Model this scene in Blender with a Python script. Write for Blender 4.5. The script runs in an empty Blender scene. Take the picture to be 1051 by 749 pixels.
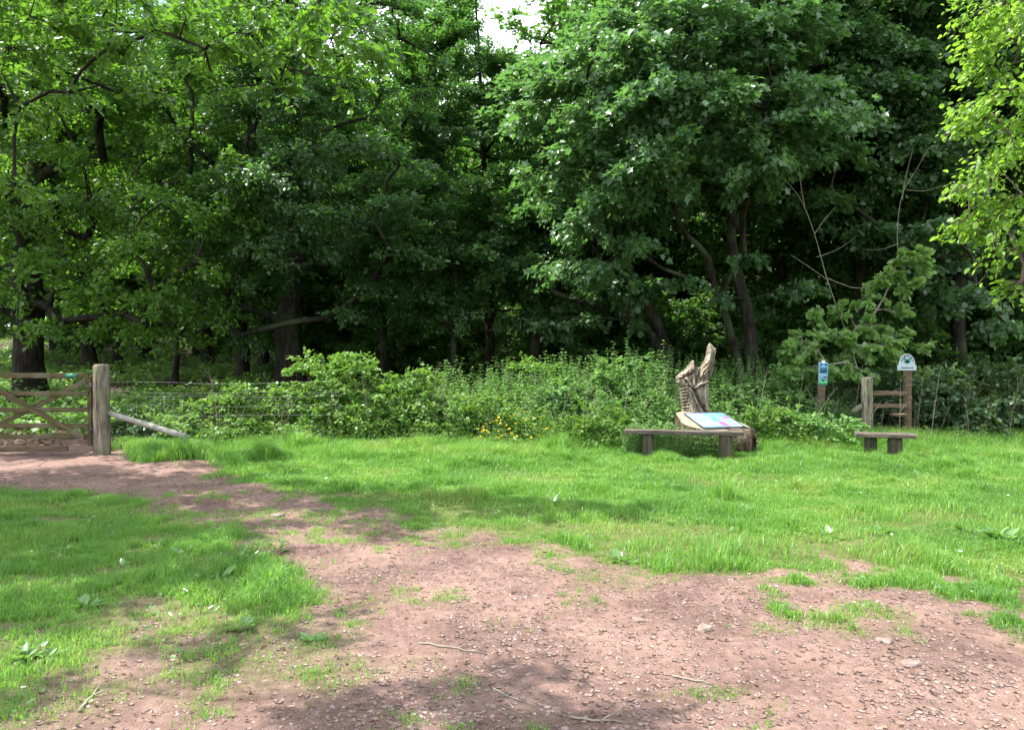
import bpy, bmesh, math, random
import numpy as np
from mathutils import Vector, Matrix

R = math.radians
scene = bpy.context.scene
COL = scene.collection
rng = np.random.default_rng(7)

# ------------------------------------------------------------------ camera maths (photo pixels 1051 x 749)
F = 794.0
CAMZ = 1.6
PITCH = math.atan((374.5 - 365.0) / F)
cp, sp = math.cos(PITCH), math.sin(PITCH)


def ray(px, py):
    x = (px - 525.5) / F
    y = -(py - 374.5) / F
    return np.array([x, cp + y * sp, -sp + y * cp])


def at(px, py, Y):
    d = ray(px, py)
    return np.array([d[0] * Y / d[1], Y, CAMZ + d[2] * Y / d[1]])


# ------------------------------------------------------------------ noise
def _h(ix, iy, s):
    n = (ix * 374761393 + iy * 668265263 + s * 974634777) & 0xFFFFFFFF
    n = ((n ^ (n >> 13)) * 1274126177) & 0xFFFFFFFF
    n = n ^ (n >> 16)
    return (n & 0xFFFF) / 65535.0


def vnoise(x, y, s=0):
    x = np.asarray(x, float); y = np.asarray(y, float)
    ix = np.floor(x).astype(np.int64); iy = np.floor(y).astype(np.int64)
    fx = x - ix; fy = y - iy
    fx = fx * fx * (3 - 2 * fx); fy = fy * fy * (3 - 2 * fy)
    a = _h(ix, iy, s); b = _h(ix + 1, iy, s); c = _h(ix, iy + 1, s); d = _h(ix + 1, iy + 1, s)
    return (a * (1 - fx) + b * fx) * (1 - fy) + (c * (1 - fx) + d * fx) * fy


def fbm(x, y, s=0, o=4, g=0.5):
    t = 0; a = 1.0; w = 0
    for k in range(o):
        t = t + a * vnoise(np.asarray(x) * 2 ** k, np.asarray(y) * 2 ** k, s + 17 * k)
        w += a; a *= g
    return t / w - 0.5


def smooth(e0, e1, x):
    t = np.clip((x - e0) / (e1 - e0), 0, 1)
    return t * t * (3 - 2 * t)


# ------------------------------------------------------------------ terrain
def gbase(x, y):
    x = np.asarray(x, float); y = np.asarray(y, float)
    r = np.maximum(0, y - 13.5)
    z = 0.030 * r + 0.0007 * r * r
    z = np.where(y > 70, 0.030 * 56.5 + 0.0007 * 56.5 ** 2 + 0.02 * (y - 70), z)
    z = z + 0.10 * fbm(x * 0.35, y * 0.35, 3, 3) * smooth(2, 12, y) * (1 + 0.08 * r)
    return z


def gfine(x, y):
    return gbase(x, y) + 0.05 * fbm(x * 1.3, y * 1.3, 11, 3) + 0.030 * fbm(x * 4.5, y * 4.5, 29, 4, .6)


def poly_sd(px, py, poly):
    """signed distance to polygon, positive inside"""
    P = np.asarray(poly, float); n = len(P)
    d = np.full(px.shape, 1e9); inside = np.zeros(px.shape, bool)
    for i in range(n):
        a = P[i]; b = P[(i + 1) % n]
        e = b - a; wx = px - a[0]; wy = py - a[1]
        t = np.clip((wx * e[0] + wy * e[1]) / (e @ e), 0, 1)
        dx = wx - e[0] * t; dy = wy - e[1] * t
        d = np.minimum(d, dx * dx + dy * dy)
        c = ((a[1] <= py) & (py < b[1])) | ((b[1] <= py) & (py < a[1]))
        xi = a[0] + (py - a[1]) / np.where(abs(e[1]) < 1e-9, 1e-9, e[1]) * e[0]
        inside ^= c & (px < xi)
    d = np.sqrt(d)
    return np.where(inside, d, -d)


def gpt(px, py):
    d = ray(px, py); t = -CAMZ / d[2]
    return (d[0] * t, d[1] * t)


DIRT = [gpt(*p) for p in [(-900, 470), (-60, 466), (60, 466), (118, 470), (165, 482), (230, 503), (300, 521), (400, 545), (480, 556),
                          (560, 563), (620, 578), (700, 592), (800, 602), (900, 603), (1000, 612), (1060, 624), (1500, 660)]]
DIRT = [(-8.6, 19.5), (-7.5, 15.5), (-7.05, 12.8)] + DIRT[3:] + [(9, 2.0), (9, -6), (-9, -6), (-9, 2.5)] + [gpt(-500, 500), (-10.6, 12.6), (-11.2, 15.5), (-12.5, 19.5)]
LEFT = [gpt(*p) for p in [(-300, 500), (0, 503), (100, 510), (165, 513), (180, 532), (235, 551), (290, 575), (325, 600), (345, 645),
                          (365, 690), (300, 705), (220, 712), (120, 735), (40, 760), (-300, 800), (-600, 640)]]


def grassiness(x, y):
    """0 = bare track, 1 = full grass"""
    x = np.asarray(x, float); y = np.asarray(y, float)
    n = 0.55 * fbm(x * 1.1, y * 1.1, 41, 3) + 0.55 * fbm(x * 3.5, y * 3.5, 43, 3)
    sd = poly_sd(x, y, DIRT)
    lawn = smooth(-0.40, 0.55, -sd - .42 * smooth(0.5, -2.0, x) + n * (2.2 + 3.2 * smooth(0, 3, x)))
    ls = poly_sd(x, y, LEFT)
    fade = smooth(2.8, 5.2, y) * 0.3 + 0.7
    n2 = fbm(x * 2.0, y * 2.0, 47, 4)
    left = smooth(-0.3, 0.4, ls + n * 1.4) * np.clip(0.76 * fade + 2.3 * n2 + 0.25 * smooth(-1.2, -4, x), 0, 1)
    return np.clip(np.maximum(lawn, left), 0, 1)


# ------------------------------------------------------------------ mesh helpers
def np_mesh(name, verts, faces_list, attrs=None, smooth_shade=False, mat_idx=None):
    """faces_list: list of (m,k) int arrays of equal sided faces"""
    me = bpy.data.meshes.new(name)
    verts = np.ascontiguousarray(verts, dtype=np.float32)
    me.vertices.add(len(verts)); me.vertices.foreach_set('co', verts.ravel())
    idx = np.concatenate([f.ravel() for f in faces_list]).astype(np.int32)
    tot = np.concatenate([np.full(len(f), f.shape[1], np.int32) for f in faces_list])
    st = np.concatenate([[0], np.cumsum(tot)[:-1]]).astype(np.int32)
    me.loops.add(len(idx)); me.loops.foreach_set('vertex_index', idx)
    me.polygons.add(len(tot)); me.polygons.foreach_set('loop_start', st)
    if mat_idx is not None:
        me.polygons.foreach_set('material_index', np.asarray(mat_idx, np.int32))
    me.update(calc_edges=True)
    if attrs:
        for k, v in attrs.items():
            a = me.attributes.new(k, 'FLOAT', 'POINT'); a.data.foreach_set('value', np.asarray(v, np.float32))
    if smooth_shade:
        me.polygons.foreach_set('use_smooth', np.ones(len(tot), bool))
    return me


def link(name, me, mat=None, parent=None, loc=None):
    o = bpy.data.objects.new(name, me); COL.objects.link(o)
    if mat is not None and me is not None:
        for m in (mat if isinstance(mat, (list, tuple)) else [mat]):
            if m.name not in [q.name for q in me.materials if q]:
                me.materials.append(m)
    if parent is not None: o.parent = parent
    if loc is not None: o.location = loc
    return o


def thing(name, label, cat, loc=(0, 0, 0), rz=0, group=None, me=None, mat=None):
    o = link(name, me, mat)
    o.location = loc; o.rotation_euler = (0, 0, rz)
    o['label'] = label; o['category'] = cat
    if group: o['group'] = group
    return o


def bm_obj(name, bm, mat, parent=None, smooth_shade=False):
    me = bpy.data.meshes.new(name); bm.normal_update(); bm.to_mesh(me); bm.free()
    if smooth_shade:
        for p in me.polygons: p.use_smooth = True
    return link(name, me, mat, parent)


class Acc:
    """accumulates verts and faces"""
    def __init__(s): s.v = []; s.f = {}; s.n = 0; s.m = {}
    def add(s, v, *fs, mi=0):
        s.v.append(np.asarray(v, float))
        for f in fs:
            f = np.asarray(f); k = f.shape[1]
            s.f.setdefault(k, []).append(f + s.n); s.m.setdefault(k, []).append(np.full(len(f), mi))
        s.n += len(v)
    def mesh(s, name, sm=False, attrs=None):
        ks = sorted(s.f)
        return np_mesh(name, np.concatenate(s.v), [np.concatenate(s.f[k]) for k in ks], attrs, sm, np.concatenate([np.concatenate(s.m[k]) for k in ks]))


def tube(acc, P, rad, k=6, caps=False, rough=0.0, rg=None, mi=0, flat=(1, 1)):
    P = np.asarray(P, float); m = len(P); rad = np.broadcast_to(np.asarray(rad, float), (m,))
    T = np.gradient(P, axis=0); T /= np.linalg.norm(T, axis=1)[:, None] + 1e-12
    ref = np.array([1.0, 0, 0]) if abs(T[0][0]) < 0.8 else np.array([0, 1.0, 0])
    U = np.cross(T, ref); U /= np.linalg.norm(U, axis=1)[:, None] + 1e-12
    V = np.cross(T, U)
    a = np.arange(k) * 2 * math.pi / k
    rr = rad[:, None] * np.ones(k)
    if rough and rg is not None:
        rr = rr * (1 + rough * (rg.random((1, k)) - .5) * 1.6 + rough * (rg.random((m, k)) - .5))
    v = P[:, None, :] + rr[..., None] * (np.cos(a)[None, :, None] * U[:, None, :] * flat[0] + np.sin(a)[None, :, None] * V[:, None, :] * flat[1])
    i = np.arange(m - 1)[:, None] * k; j = np.arange(k)[None, :]; j2 = (j + 1) % k
    f = np.stack([i + j, i + j2, i + k + j2, i + k + j], -1).reshape(-1, 4)
    fs = [f]
    if caps:
        fs.append(np.arange(k)[::-1][None, :]); fs.append((np.arange(k) + (m - 1) * k)[None, :])
    acc.add(v.reshape(-1, 3), *fs, mi=mi)


def bez(a, b, c, n):
    t = np.linspace(0, 1, n)[:, None]
    return (1 - t) ** 2 * a + 2 * t * (1 - t) * b + t * t * c


def boxv(acc, c, s, rot=None, mi=0):
    c = np.asarray(c, float); s = np.asarray(s, float) / 2
    v = np.array([[x, y, z] for x in (-1, 1) for y in (-1, 1) for z in (-1, 1)], float) * s
    if rot is not None: v = v @ np.array(rot).T
    acc.add(v + c, np.array([[0, 1, 3, 2], [4, 6, 7, 5], [0, 4, 5, 1], [2, 3, 7, 6], [0, 2, 6, 4], [1, 5, 7, 3]]), mi=mi)


# ------------------------------------------------------------------ materials
def nmat(name):
    m = bpy.data.materials.new(name); m.use_nodes = True
    nt = m.node_tree; nt.nodes.clear()
    return m, nt, nt.nodes, nt.links


def ramp(N, stops):
    r = N.new('ShaderNodeValToRGB'); e = r.color_ramp.elements
    while len(e) < len(stops): e.new(0.5)
    for q, (p, c) in zip(e, stops): q.position = p; q.color = (*c, 1)
    return r


def leaf_mat(name, c0, c1, trans, mixt=0.4, rough=0.45, spec=0.4, yellow=None, scale=0.35, gain=1.4):
    m, nt, N, L = nmat(name)
    geo = N.new('ShaderNodeNewGeometry'); oi = N.new('ShaderNodeObjectInfo')
    no = N.new('ShaderNodeTexNoise'); no.inputs['Scale'].default_value = scale
    tc = N.new('ShaderNodeTexCoord'); L.new(tc.outputs['Object'], no.inputs['Vector'])
    ad = N.new('ShaderNodeMath'); ad.operation = 'MULTIPLY_ADD'; ad.inputs[1].default_value = 0.55
    L.new(geo.outputs['Random Per Island'], ad.inputs[0]); 
    sc = N.new('ShaderNodeMath'); sc.operation = 'MULTIPLY_ADD'; sc.inputs[1].default_value = gain; sc.inputs[2].default_value = .25 - gain / 2
    L.new(no.outputs['Fac'], sc.inputs[0]); L.new(sc.outputs[0], ad.inputs[2])
    st = [(0.0, c0), (0.74, c1)]
    if yellow: st.append((0.96, yellow))
    rp = ramp(N, st); L.new(ad.outputs[0], rp.inputs['Fac'])
    hv = N.new('ShaderNodeHueSaturation')
    mv = N.new('ShaderNodeMath'); mv.operation = 'MULTIPLY_ADD'; mv.inputs[1].default_value = 0.4; mv.inputs[2].default_value = 0.8
    L.new(oi.outputs['Random'], mv.inputs[0]); L.new(mv.outputs[0], hv.inputs['Value']); L.new(rp.outputs['Color'], hv.inputs['Color'])
    b = N.new('ShaderNodeBsdfPrincipled'); b.inputs['Roughness'].default_value = rough; b.inputs['Specular IOR Level'].default_value = spec
    L.new(hv.outputs['Color'], b.inputs['Base Color'])
    t = N.new('ShaderNodeBsdfTranslucent')
    tm = N.new('ShaderNodeMix'); tm.data_type = 'RGBA'; tm.blend_type = 'MULTIPLY'; tm.inputs[0].default_value = 0.5
    sat = N.new('ShaderNodeMix'); sat.data_type = 'RGBA'; sat.inputs[0].default_value = 0.72
    L.new(hv.outputs['Color'], sat.inputs[6]); sat.inputs[7].default_value = (*trans, 1)
    L.new(sat.outputs[2], t.inputs['Color'])
    mx = N.new('ShaderNodeMixShader'); mx.inputs[0].default_value = mixt
    L.new(b.outputs[0], mx.inputs[1]); L.new(t.outputs[0], mx.inputs[2])
    N.remove(tm)
    o = N.new('ShaderNodeOutputMaterial'); L.new(mx.outputs[0], o.inputs['Surface'])
    return m


def noisy_mat(name, stops, scale=6, rough=0.85, bump=0.3, stretch=(1, 1, 1), detail=6, spec=0.25, extra=None, bump_dist=0.02, coords='Object'):
    m, nt, N, L = nmat(name)
    tc = N.new('ShaderNodeTexCoord'); mp = N.new('ShaderNodeMapping'); mp.inputs['Scale'].default_value = stretch
    L.new(tc.outputs[coords], mp.inputs['Vector'])
    no = N.new('ShaderNodeTexNoise'); no.inputs['Scale'].default_value = scale; no.inputs['Detail'].default_value = detail; no.inputs['Roughness'].default_value = 0.65
    L.new(mp.outputs[0], no.inputs['Vector'])
    rp = ramp(N, stops); L.new(no.outputs['Fac'], rp.inputs['Fac'])
    col = rp.outputs['Color']
    if extra:                                   # (colour, scale, low, high): a second stain
        n2 = N.new('ShaderNodeTexNoise'); n2.inputs['Scale'].default_value = extra[1]; n2.inputs['Detail'].default_value = 5
        L.new(tc.outputs[coords], n2.inputs['Vector'])
        mr = N.new('ShaderNodeMapRange'); mr.inputs[1].default_value = extra[2]; mr.inputs[2].default_value = extra[3]
        L.new(n2.outputs['Fac'], mr.inputs[0])
        mx = N.new('ShaderNodeMix'); mx.data_type = 'RGBA'; L.new(mr.outputs[0], mx.inputs[0])
        L.new(col, mx.inputs[6]); mx.inputs[7].default_value = (*extra[0], 1); col = mx.outputs[2]
    b = N.new('ShaderNodeBsdfPrincipled'); b.inputs['Roughness'].default_value = rough; b.inputs['Specular IOR Level'].default_value = spec
    L.new(col, b.inputs['Base Color'])
    bp = N.new('ShaderNodeBump'); bp.inputs['Strength'].default_value = bump; bp.inputs['Distance'].default_value = bump_dist
    L.new(no.outputs['Fac'], bp.inputs['Height']); L.new(bp.outputs[0], b.inputs['Normal'])
    o = N.new('ShaderNodeOutputMaterial'); L.new(b.outputs[0], o.inputs['Surface'])
    return m


def plain(name, c, rough=0.5, metal=0.0, spec=0.4):
    return noisy_mat(name, [(0.3, tuple(x * 0.88 for x in c)), (0.7, tuple(min(1, x * 1.06) for x in c))], 14, rough, 0.05, spec=spec)


M = {}
M['oak'] = leaf_mat('oak_leaf', (0.034, 0.080, 0.014), (0.065, 0.140, 0.020), (0.19, 0.42, 0.028), 0.44, 0.42, 0.35)
M['oakdark'] = leaf_mat('dark_oak_leaf', (0.032, 0.078, 0.026), (0.062, 0.130, 0.038), (0.15, 0.38, 0.04), 0.42, 0.36, 0.5)
M['maple'] = leaf_mat('maple_leaf', (0.042, 0.098, 0.040), (0.078, 0.155, 0.058), (0.17, 0.40, 0.06), 0.38, 0.36, 0.55, (0.095, 0.17, 0.04))
M['birch'] = leaf_mat('birch_leaf', (0.075, 0.165, 0.018), (0.125, 0.235, 0.028), (0.34, 0.62, 0.05), 0.5, 0.4, 0.35)
M['hazel'] = leaf_mat('hazel_leaf', (0.115, 0.225, 0.060), (0.20, 0.34, 0.10), (0.34, 0.58, 0.10), 0.42, 0.38, 0.5, (0.11, 0.19, 0.075))
M['wood_far'] = leaf_mat('woodland_leaf', (0.028, 0.070, 0.020), (0.056, 0.115, 0.030), (0.16, 0.38, 0.035), 0.42, 0.5, 0.3)
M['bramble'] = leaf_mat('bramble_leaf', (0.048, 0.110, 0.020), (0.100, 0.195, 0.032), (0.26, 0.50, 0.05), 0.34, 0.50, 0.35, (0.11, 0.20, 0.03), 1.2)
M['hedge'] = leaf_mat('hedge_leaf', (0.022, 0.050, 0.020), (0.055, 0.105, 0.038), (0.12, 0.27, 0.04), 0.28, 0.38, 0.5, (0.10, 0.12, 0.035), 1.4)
M['nettle'] = leaf_mat('nettle_leaf', (0.075, 0.15, 0.045), (0.135, 0.24, 0.08), (0.22, 0.46, 0.06), 0.38, 0.55, 0.2, (0.13, 0.22, 0.07), 0.9)
M['grass'] = leaf_mat('grass_blade', (0.055, 0.140, 0.028), (0.130, 0.270, 0.044), (0.30, 0.60, 0.075), 0.43, 0.42, 0.4, (0.24, 0.27, 0.08), 0.8, 2.4)
M['floorplant'] = leaf_mat('woodland_floor_leaf', (0.06, 0.13, 0.030), (0.12, 0.23, 0.05), (0.26, 0.48, 0.06), 0.38, 0.45, 0.4)
M['litter'] = leaf_mat('dead_leaf', (0.07, 0.040, 0.022), (0.20, 0.13, 0.08), (0.2, 0.12, 0.06), 0.12, 0.6, 0.3, (0.34, 0.27, 0.20))
M['dock'] = leaf_mat('dock_leaf', (0.055, 0.13, 0.035), (0.11, 0.22, 0.06), (0.25, 0.48, 0.06), 0.3, 0.30, 0.6, (0.17, 0.28, 0.10), 3)
M['flower'] = leaf_mat('yellow_petal', (0.75, 0.50, 0.02), (0.85, 0.62, 0.03), (0.8, 0.55, 0.02), 0.25, 0.5, 0.3)
M['bark'] = noisy_mat('bark', [(0.32, (0.006, 0.005, 0.004)), (0.5, (0.021, 0.018, 0.014)), (0.70, (0.055, 0.048, 0.038))], 9, 0.92, 0.9, (1, 1, 0.22), 8, 0.12, ((0.045, 0.06, 0.028), 1.4, 0.5, 0.72), 0.04)
M['barkpale'] = noisy_mat('pale_bark', [(0.30, (0.05, 0.042, 0.033)), (0.5, (0.12, 0.10, 0.08)), (0.72, (0.22, 0.19, 0.155))], 7, 0.9, 0.8, (1, 1, 0.25), 8, 0.15, ((0.05, 0.065, 0.03), 1.6, 0.52, 0.75), 0.03)
M['twig'] = noisy_mat('bare_twig', [(0.3, (0.13, 0.115, 0.09)), (0.7, (0.27, 0.24, 0.19))], 10, 0.85, 0.3)
M['stem'] = noisy_mat('green_stem', [(0.3, (0.05, 0.075, 0.028)), (0.7, (0.11, 0.10, 0.05))], 10, 0.8, 0.2)
M['post'] = noisy_mat('weathered_post_wood', [(0.30, (0.025, 0.021, 0.017)), (0.45, (0.115, 0.096, 0.074)), (0.58, (0.21, 0.18, 0.14)), (0.76, (0.36, 0.32, 0.265))], 5, 0.9, 0.9, (5, 5, 0.55), 9, 0.15, ((0.13, 0.15, 0.08), 3.5, 0.5, 0.7), 0.02)
M['gate'] = noisy_mat('gate_timber', [(0.28, (0.038, 0.031, 0.016)), (0.5, (0.080, 0.066, 0.031)), (0.75, (0.135, 0.113, 0.058))], 5, 0.85, 0.5, (0.6, 4, 5), 8, 0.2, ((0.17, 0.15, 0.11), 2.2, 0.5, 0.75))
M['bench'] = noisy_mat('bench_plank', [(0.28, (0.035, 0.028, 0.022)), (0.5, (0.085, 0.070, 0.056)), (0.75, (0.17, 0.148, 0.122))], 6, 0.85, 0.6, (0.7, 6, 6), 8, 0.25, None, 0.01)
M['benchleg'] = noisy_mat('bench_leg_wood', [(0.28, (0.022, 0.019, 0.014)), (0.5, (0.065, 0.057, 0.040)), (0.75, (0.15, 0.132, 0.095))], 6, 0.9, 0.8, (4, 4, 0.5), 8, 0.15, ((0.07, 0.095, 0.04), 3, 0.45, 0.65))
M['strut'] = noisy_mat('grey_pole', [(0.3, (0.17, 0.155, 0.135)), (0.7, (0.36, 0.335, 0.30))], 7, 0.8, 0.4, (3, 3, 1))
M['carved'] = noisy_mat('carved_wood', [(0.30, (0.035, 0.029, 0.022)), (0.44, (0.150, 0.124, 0.094)), (0.58, (0.28, 0.242, 0.19)), (0.76, (0.47, 0.425, 0.35))], 6, 0.88, 1.0, (4, 4, 0.6), 9, 0.15, ((0.14, 0.115, 0.08), 4, 0.5, 0.72), 0.02)
M['crack'] = noisy_mat('carved_hollow', [(0.3, (0.03, 0.022, 0.015)), (0.7, (0.075, 0.055, 0.04))], 8, 0.95, 0.4)
M['cutwood'] = noisy_mat('sawn_wood', [(0.3, (0.17, 0.135, 0.09)), (0.7, (0.33, 0.27, 0.19))], 5, 0.8, 0.4, (1, 6, 1))
M['logbark'] = noisy_mat('log_bark', [(0.30, (0.022, 0.016, 0.011)), (0.5, (0.085, 0.060, 0.042)), (0.72, (0.19, 0.145, 0.105))], 6, 0.92, 1.0, (2, 2, 0.7), 9, 0.12, None, 0.05)
M['rail'] = noisy_mat('rail_wood', [(0.28, (0.045, 0.031, 0.019)), (0.5, (0.105, 0.072, 0.047)), (0.75, (0.20, 0.148, 0.10))], 5, 0.88, 0.5, (0.6, 5, 5), 8)
M['wire'] = plain('galvanised_wire', (0.28, 0.28, 0.28), 0.5)
M['pipe'] = M['strut']
M['green'] = plain('green_plastic', (0.012, 0.20, 0.115), 0.35)
M['white'] = plain('white_enamel', (0.72, 0.74, 0.76), 0.35)
M['signgrey'] = plain('pale_grey_enamel', (0.36, 0.41, 0.46), 0.45)
M['signgreen'] = plain('emblem_green', (0.012, 0.20, 0.14), 0.4)
M['ink'] = plain('dark_ink', (0.025, 0.03, 0.05), 0.5)
M['blue'] = plain('notice_blue', (0.045, 0.17, 0.30), 0.4)
M['midblue'] = plain('notice_light_blue', (0.16, 0.36, 0.50), 0.4)
M['paleblue'] = plain('notice_pale_blue', (0.22, 0.40, 0.54), 0.45)
M['panelblue'] = plain('panel_sky_blue', (0.12, 0.29, 0.50), 0.45)
M['panelpale'] = plain('panel_pale', (0.19, 0.33, 0.46), 0.5)
M['pink'] = plain('panel_pink', (0.55, 0.09, 0.33), 0.4)
M['photogrey'] = plain('panel_photo_grey', (0.26, 0.27, 0.25), 0.35)
M['photoblue'] = plain('panel_photo_blue', (0.10, 0.22, 0.42), 0.35)
M['noticegreen'] = plain('notice_green', (0.10, 0.42, 0.20), 0.4)
M['metal'] = plain('dark_iron', (0.06, 0.06, 0.06), 0.5)
M['stone'] = noisy_mat('track_stone', [(0.3, (0.15, 0.10, 0.085)), (0.55, (0.27, 0.195, 0.17)), (0.8, (0.40, 0.325, 0.29))], 4, 0.85, 0.4, extra=None)
M['bigstone'] = noisy_mat('field_stone', [(0.3, (0.12, 0.085, 0.072)), (0.55, (0.21, 0.155, 0.135)), (0.8, (0.32, 0.26, 0.235))], 9, 0.88, 0.5)
# per-stone tint
nt = M['stone'].node_tree
_g = nt.nodes.new('ShaderNodeNewGeometry'); _oi = nt.nodes.new('ShaderNodeObjectInfo')
_hs = nt.nodes.new('ShaderNodeHueSaturation'); _mm = nt.nodes.new('ShaderNodeMapRange'); _mm.inputs[3].default_value = 0.6; _mm.inputs[4].default_value = 1.08
nt.links.new(_g.outputs['Random Per Island'], _mm.inputs[0]); nt.links.new(_mm.outputs[0], _hs.inputs['Value'])
_b = [n for n in nt.nodes if n.type == 'BSDF_PRINCIPLED'][0]; _r = [n for n in nt.nodes if n.type == 'VALTORGB'][0]
nt.links.new(_r.outputs[0], _hs.inputs['Color']); nt.links.new(_hs.outputs[0], _b.inputs['Base Color'])


def ground_mat():
    m, nt, N, L = nmat('earth')
    tc = N.new('ShaderNodeTexCoord')
    def noise(sc, det=6, ro=0.6):
        n = N.new('ShaderNodeTexNoise'); n.inputs['Scale'].default_value = sc; n.inputs['Detail'].default_value = det; n.inputs['Roughness'].default_value = ro
        L.new(tc.outputs['Object'], n.inputs['Vector']); return n
    n1 = noise(1.3); n2 = noise(14, 8, 0.75); n3 = noise(60, 4)
    r1 = ramp(N, [(0.34, (0.080, 0.050, 0.043)), (0.46, (0.140, 0.086, 0.070)), (0.56, (0.205, 0.130, 0.108)), (0.68, (0.335, 0.235, 0.203))]); L.new(n2.outputs[0], r1.inputs[0])
    r2 = ramp(N, [(0.38, (0.070, 0.042, 0.034)), (0.62, (0.265, 0.170, 0.140))]); L.new(n1.outputs[0], r2.inputs[0])
    mx = N.new('ShaderNodeMix'); mx.data_type = 'RGBA'; mx.inputs[0].default_value = 0.5; L.new(r1.outputs[0], mx.inputs[6]); L.new(r2.outputs[0], mx.inputs[7])
    # soil under grass
    r3 = ramp(N, [(0.3, (0.045, 0.060, 0.016)), (0.5, (0.085, 0.105, 0.028)), (0.72, (0.16, 0.13, 0.055))]); L.new(n2.outputs[0], r3.inputs[0])
    # woodland floor: litter and moss
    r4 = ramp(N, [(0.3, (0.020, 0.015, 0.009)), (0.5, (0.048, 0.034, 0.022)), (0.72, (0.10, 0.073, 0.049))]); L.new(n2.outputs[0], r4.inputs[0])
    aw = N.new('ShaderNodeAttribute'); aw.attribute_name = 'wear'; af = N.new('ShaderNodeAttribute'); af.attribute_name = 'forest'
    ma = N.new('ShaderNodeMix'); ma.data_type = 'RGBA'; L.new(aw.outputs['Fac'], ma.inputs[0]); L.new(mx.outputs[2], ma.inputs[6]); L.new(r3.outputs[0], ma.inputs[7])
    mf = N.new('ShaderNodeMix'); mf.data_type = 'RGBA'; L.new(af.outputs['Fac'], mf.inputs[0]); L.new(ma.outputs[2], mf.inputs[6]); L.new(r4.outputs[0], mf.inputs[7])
    b = N.new('ShaderNodeBsdfPrincipled'); b.inputs['Roughness'].default_value = 0.92; b.inputs['Specular IOR Level'].default_value = 0.2
    L.new(mf.outputs[2], b.inputs['Base Color'])
    ad = N.new('ShaderNodeMath'); ad.operation = 'MULTIPLY_ADD'; ad.inputs[1].default_value = 0.35; L.new(n3.outputs[0], ad.inputs[0]); L.new(n2.outputs[0], ad.inputs[2])
    bp = N.new('ShaderNodeBump'); bp.inputs['Strength'].default_value = 0.75; bp.inputs['Distance'].default_value = 0.035; L.new(ad.outputs[0], bp.inputs['Height']); L.new(bp.outputs[0], b.inputs['Normal'])
    o = N.new('ShaderNodeOutputMaterial'); L.new(b.outputs[0], o.inputs['Surface'])
    return m


M['earth'] = ground_mat()

# ------------------------------------------------------------------ ground
gx = np.concatenate([np.linspace(-140, -20, 30)[:-1], np.linspace(-20, -8, 50)[:-1], np.arange(-8, 9.0, 0.055), np.linspace(9, 24, 50)[1:], np.linspace(24, 140, 30)[1:]])
gy = np.concatenate([np.linspace(-60, 0, 20)[:-1], np.linspace(0, 2.6, 20)[:-1], np.arange(2.6, 13.2, 0.055), np.linspace(13.2, 30, 70)[1:], np.linspace(30, 150, 50)[1:]])
GX, GY = np.meshgrid(gx, gy)
GZ = gfine(GX, GY)
W_ = grassiness(GX, GY)
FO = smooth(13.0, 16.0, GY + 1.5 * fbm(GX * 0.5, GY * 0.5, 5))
nx, ny = len(gx), len(gy)
V = np.stack([GX, GY, GZ], -1).reshape(-1, 3)
ii = np.arange(ny - 1)[:, None] * nx; jj = np.arange(nx - 1)[None, :]
Q = np.stack([ii + jj, ii + jj + 1, ii + nx + jj + 1, ii + nx + jj], -1).reshape(-1, 4)
wf = W_.reshape(-1)[Q].mean(1)
cxq = V[Q].mean(1)
istrack = (wf < 0.5) & (poly_sd(cxq[:, 0], cxq[:, 1], DIRT) > -0.6)
for nm, sel in (('ground', ~istrack), ('dirt_track', istrack)):
    q = Q[sel]; u, inv = np.unique(q, return_inverse=True)
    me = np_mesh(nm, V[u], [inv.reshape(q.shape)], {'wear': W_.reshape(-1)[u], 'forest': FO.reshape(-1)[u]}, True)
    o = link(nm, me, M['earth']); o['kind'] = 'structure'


def snap(x, y, dz=0.0):
    return (float(x), float(y), float(gfine(x, y)) + dz)


# ------------------------------------------------------------------ leaves
OVAL = (np.array([[0, 0, 0], [.40, .5, .14], [1, 0, -.05], [.40, -.5, .14]]), [np.array([[0, 1, 2], [0, 2, 3]])])
OVAL6 = (np.array([[0, 0, 0], [.25, .42, .10], [.65, .40, .10], [1, 0, -.06], [.65, -.40, .10], [.25, -.42, .10]]), [np.array([[0, 1, 2, 3], [0, 3, 4, 5]])])
LOBED = (np.array([[0, 0, 0], [-.12, .30, .05], [.18, .24, .03], [.42, .56, .10], [.52, .24, .04], [1, 0, -.08], [.52, -.24, .04], [.42, -.56, .10], [.18, -.24, .03], [-.12, -.30, .05]]),
         [np.array([[0, 1, 2, 3, 4, 5], [0, 5, 6, 7, 8, 9]])])
OAKL = (np.array([[0, 0, 0], [.18, .16, .04], [.30, .26, .06], [.42, .17, .04], [.58, .36, .08], [.70, .22, .05], [.86, .24, .04], [1, 0, -.06],
                  [.86, -.24, .04], [.70, -.22, .05], [.58, -.36, .08], [.42, -.17, .04], [.30, -.26, .06], [.18, -.16, .04]]),
        [np.array([[0, 1, 2, 3, 4, 5, 6, 7], [0, 7, 8, 9, 10, 11, 12, 13]])])


def unit(a): return a / (np.linalg.norm(a, axis=-1, keepdims=True) + 1e-9)


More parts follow.
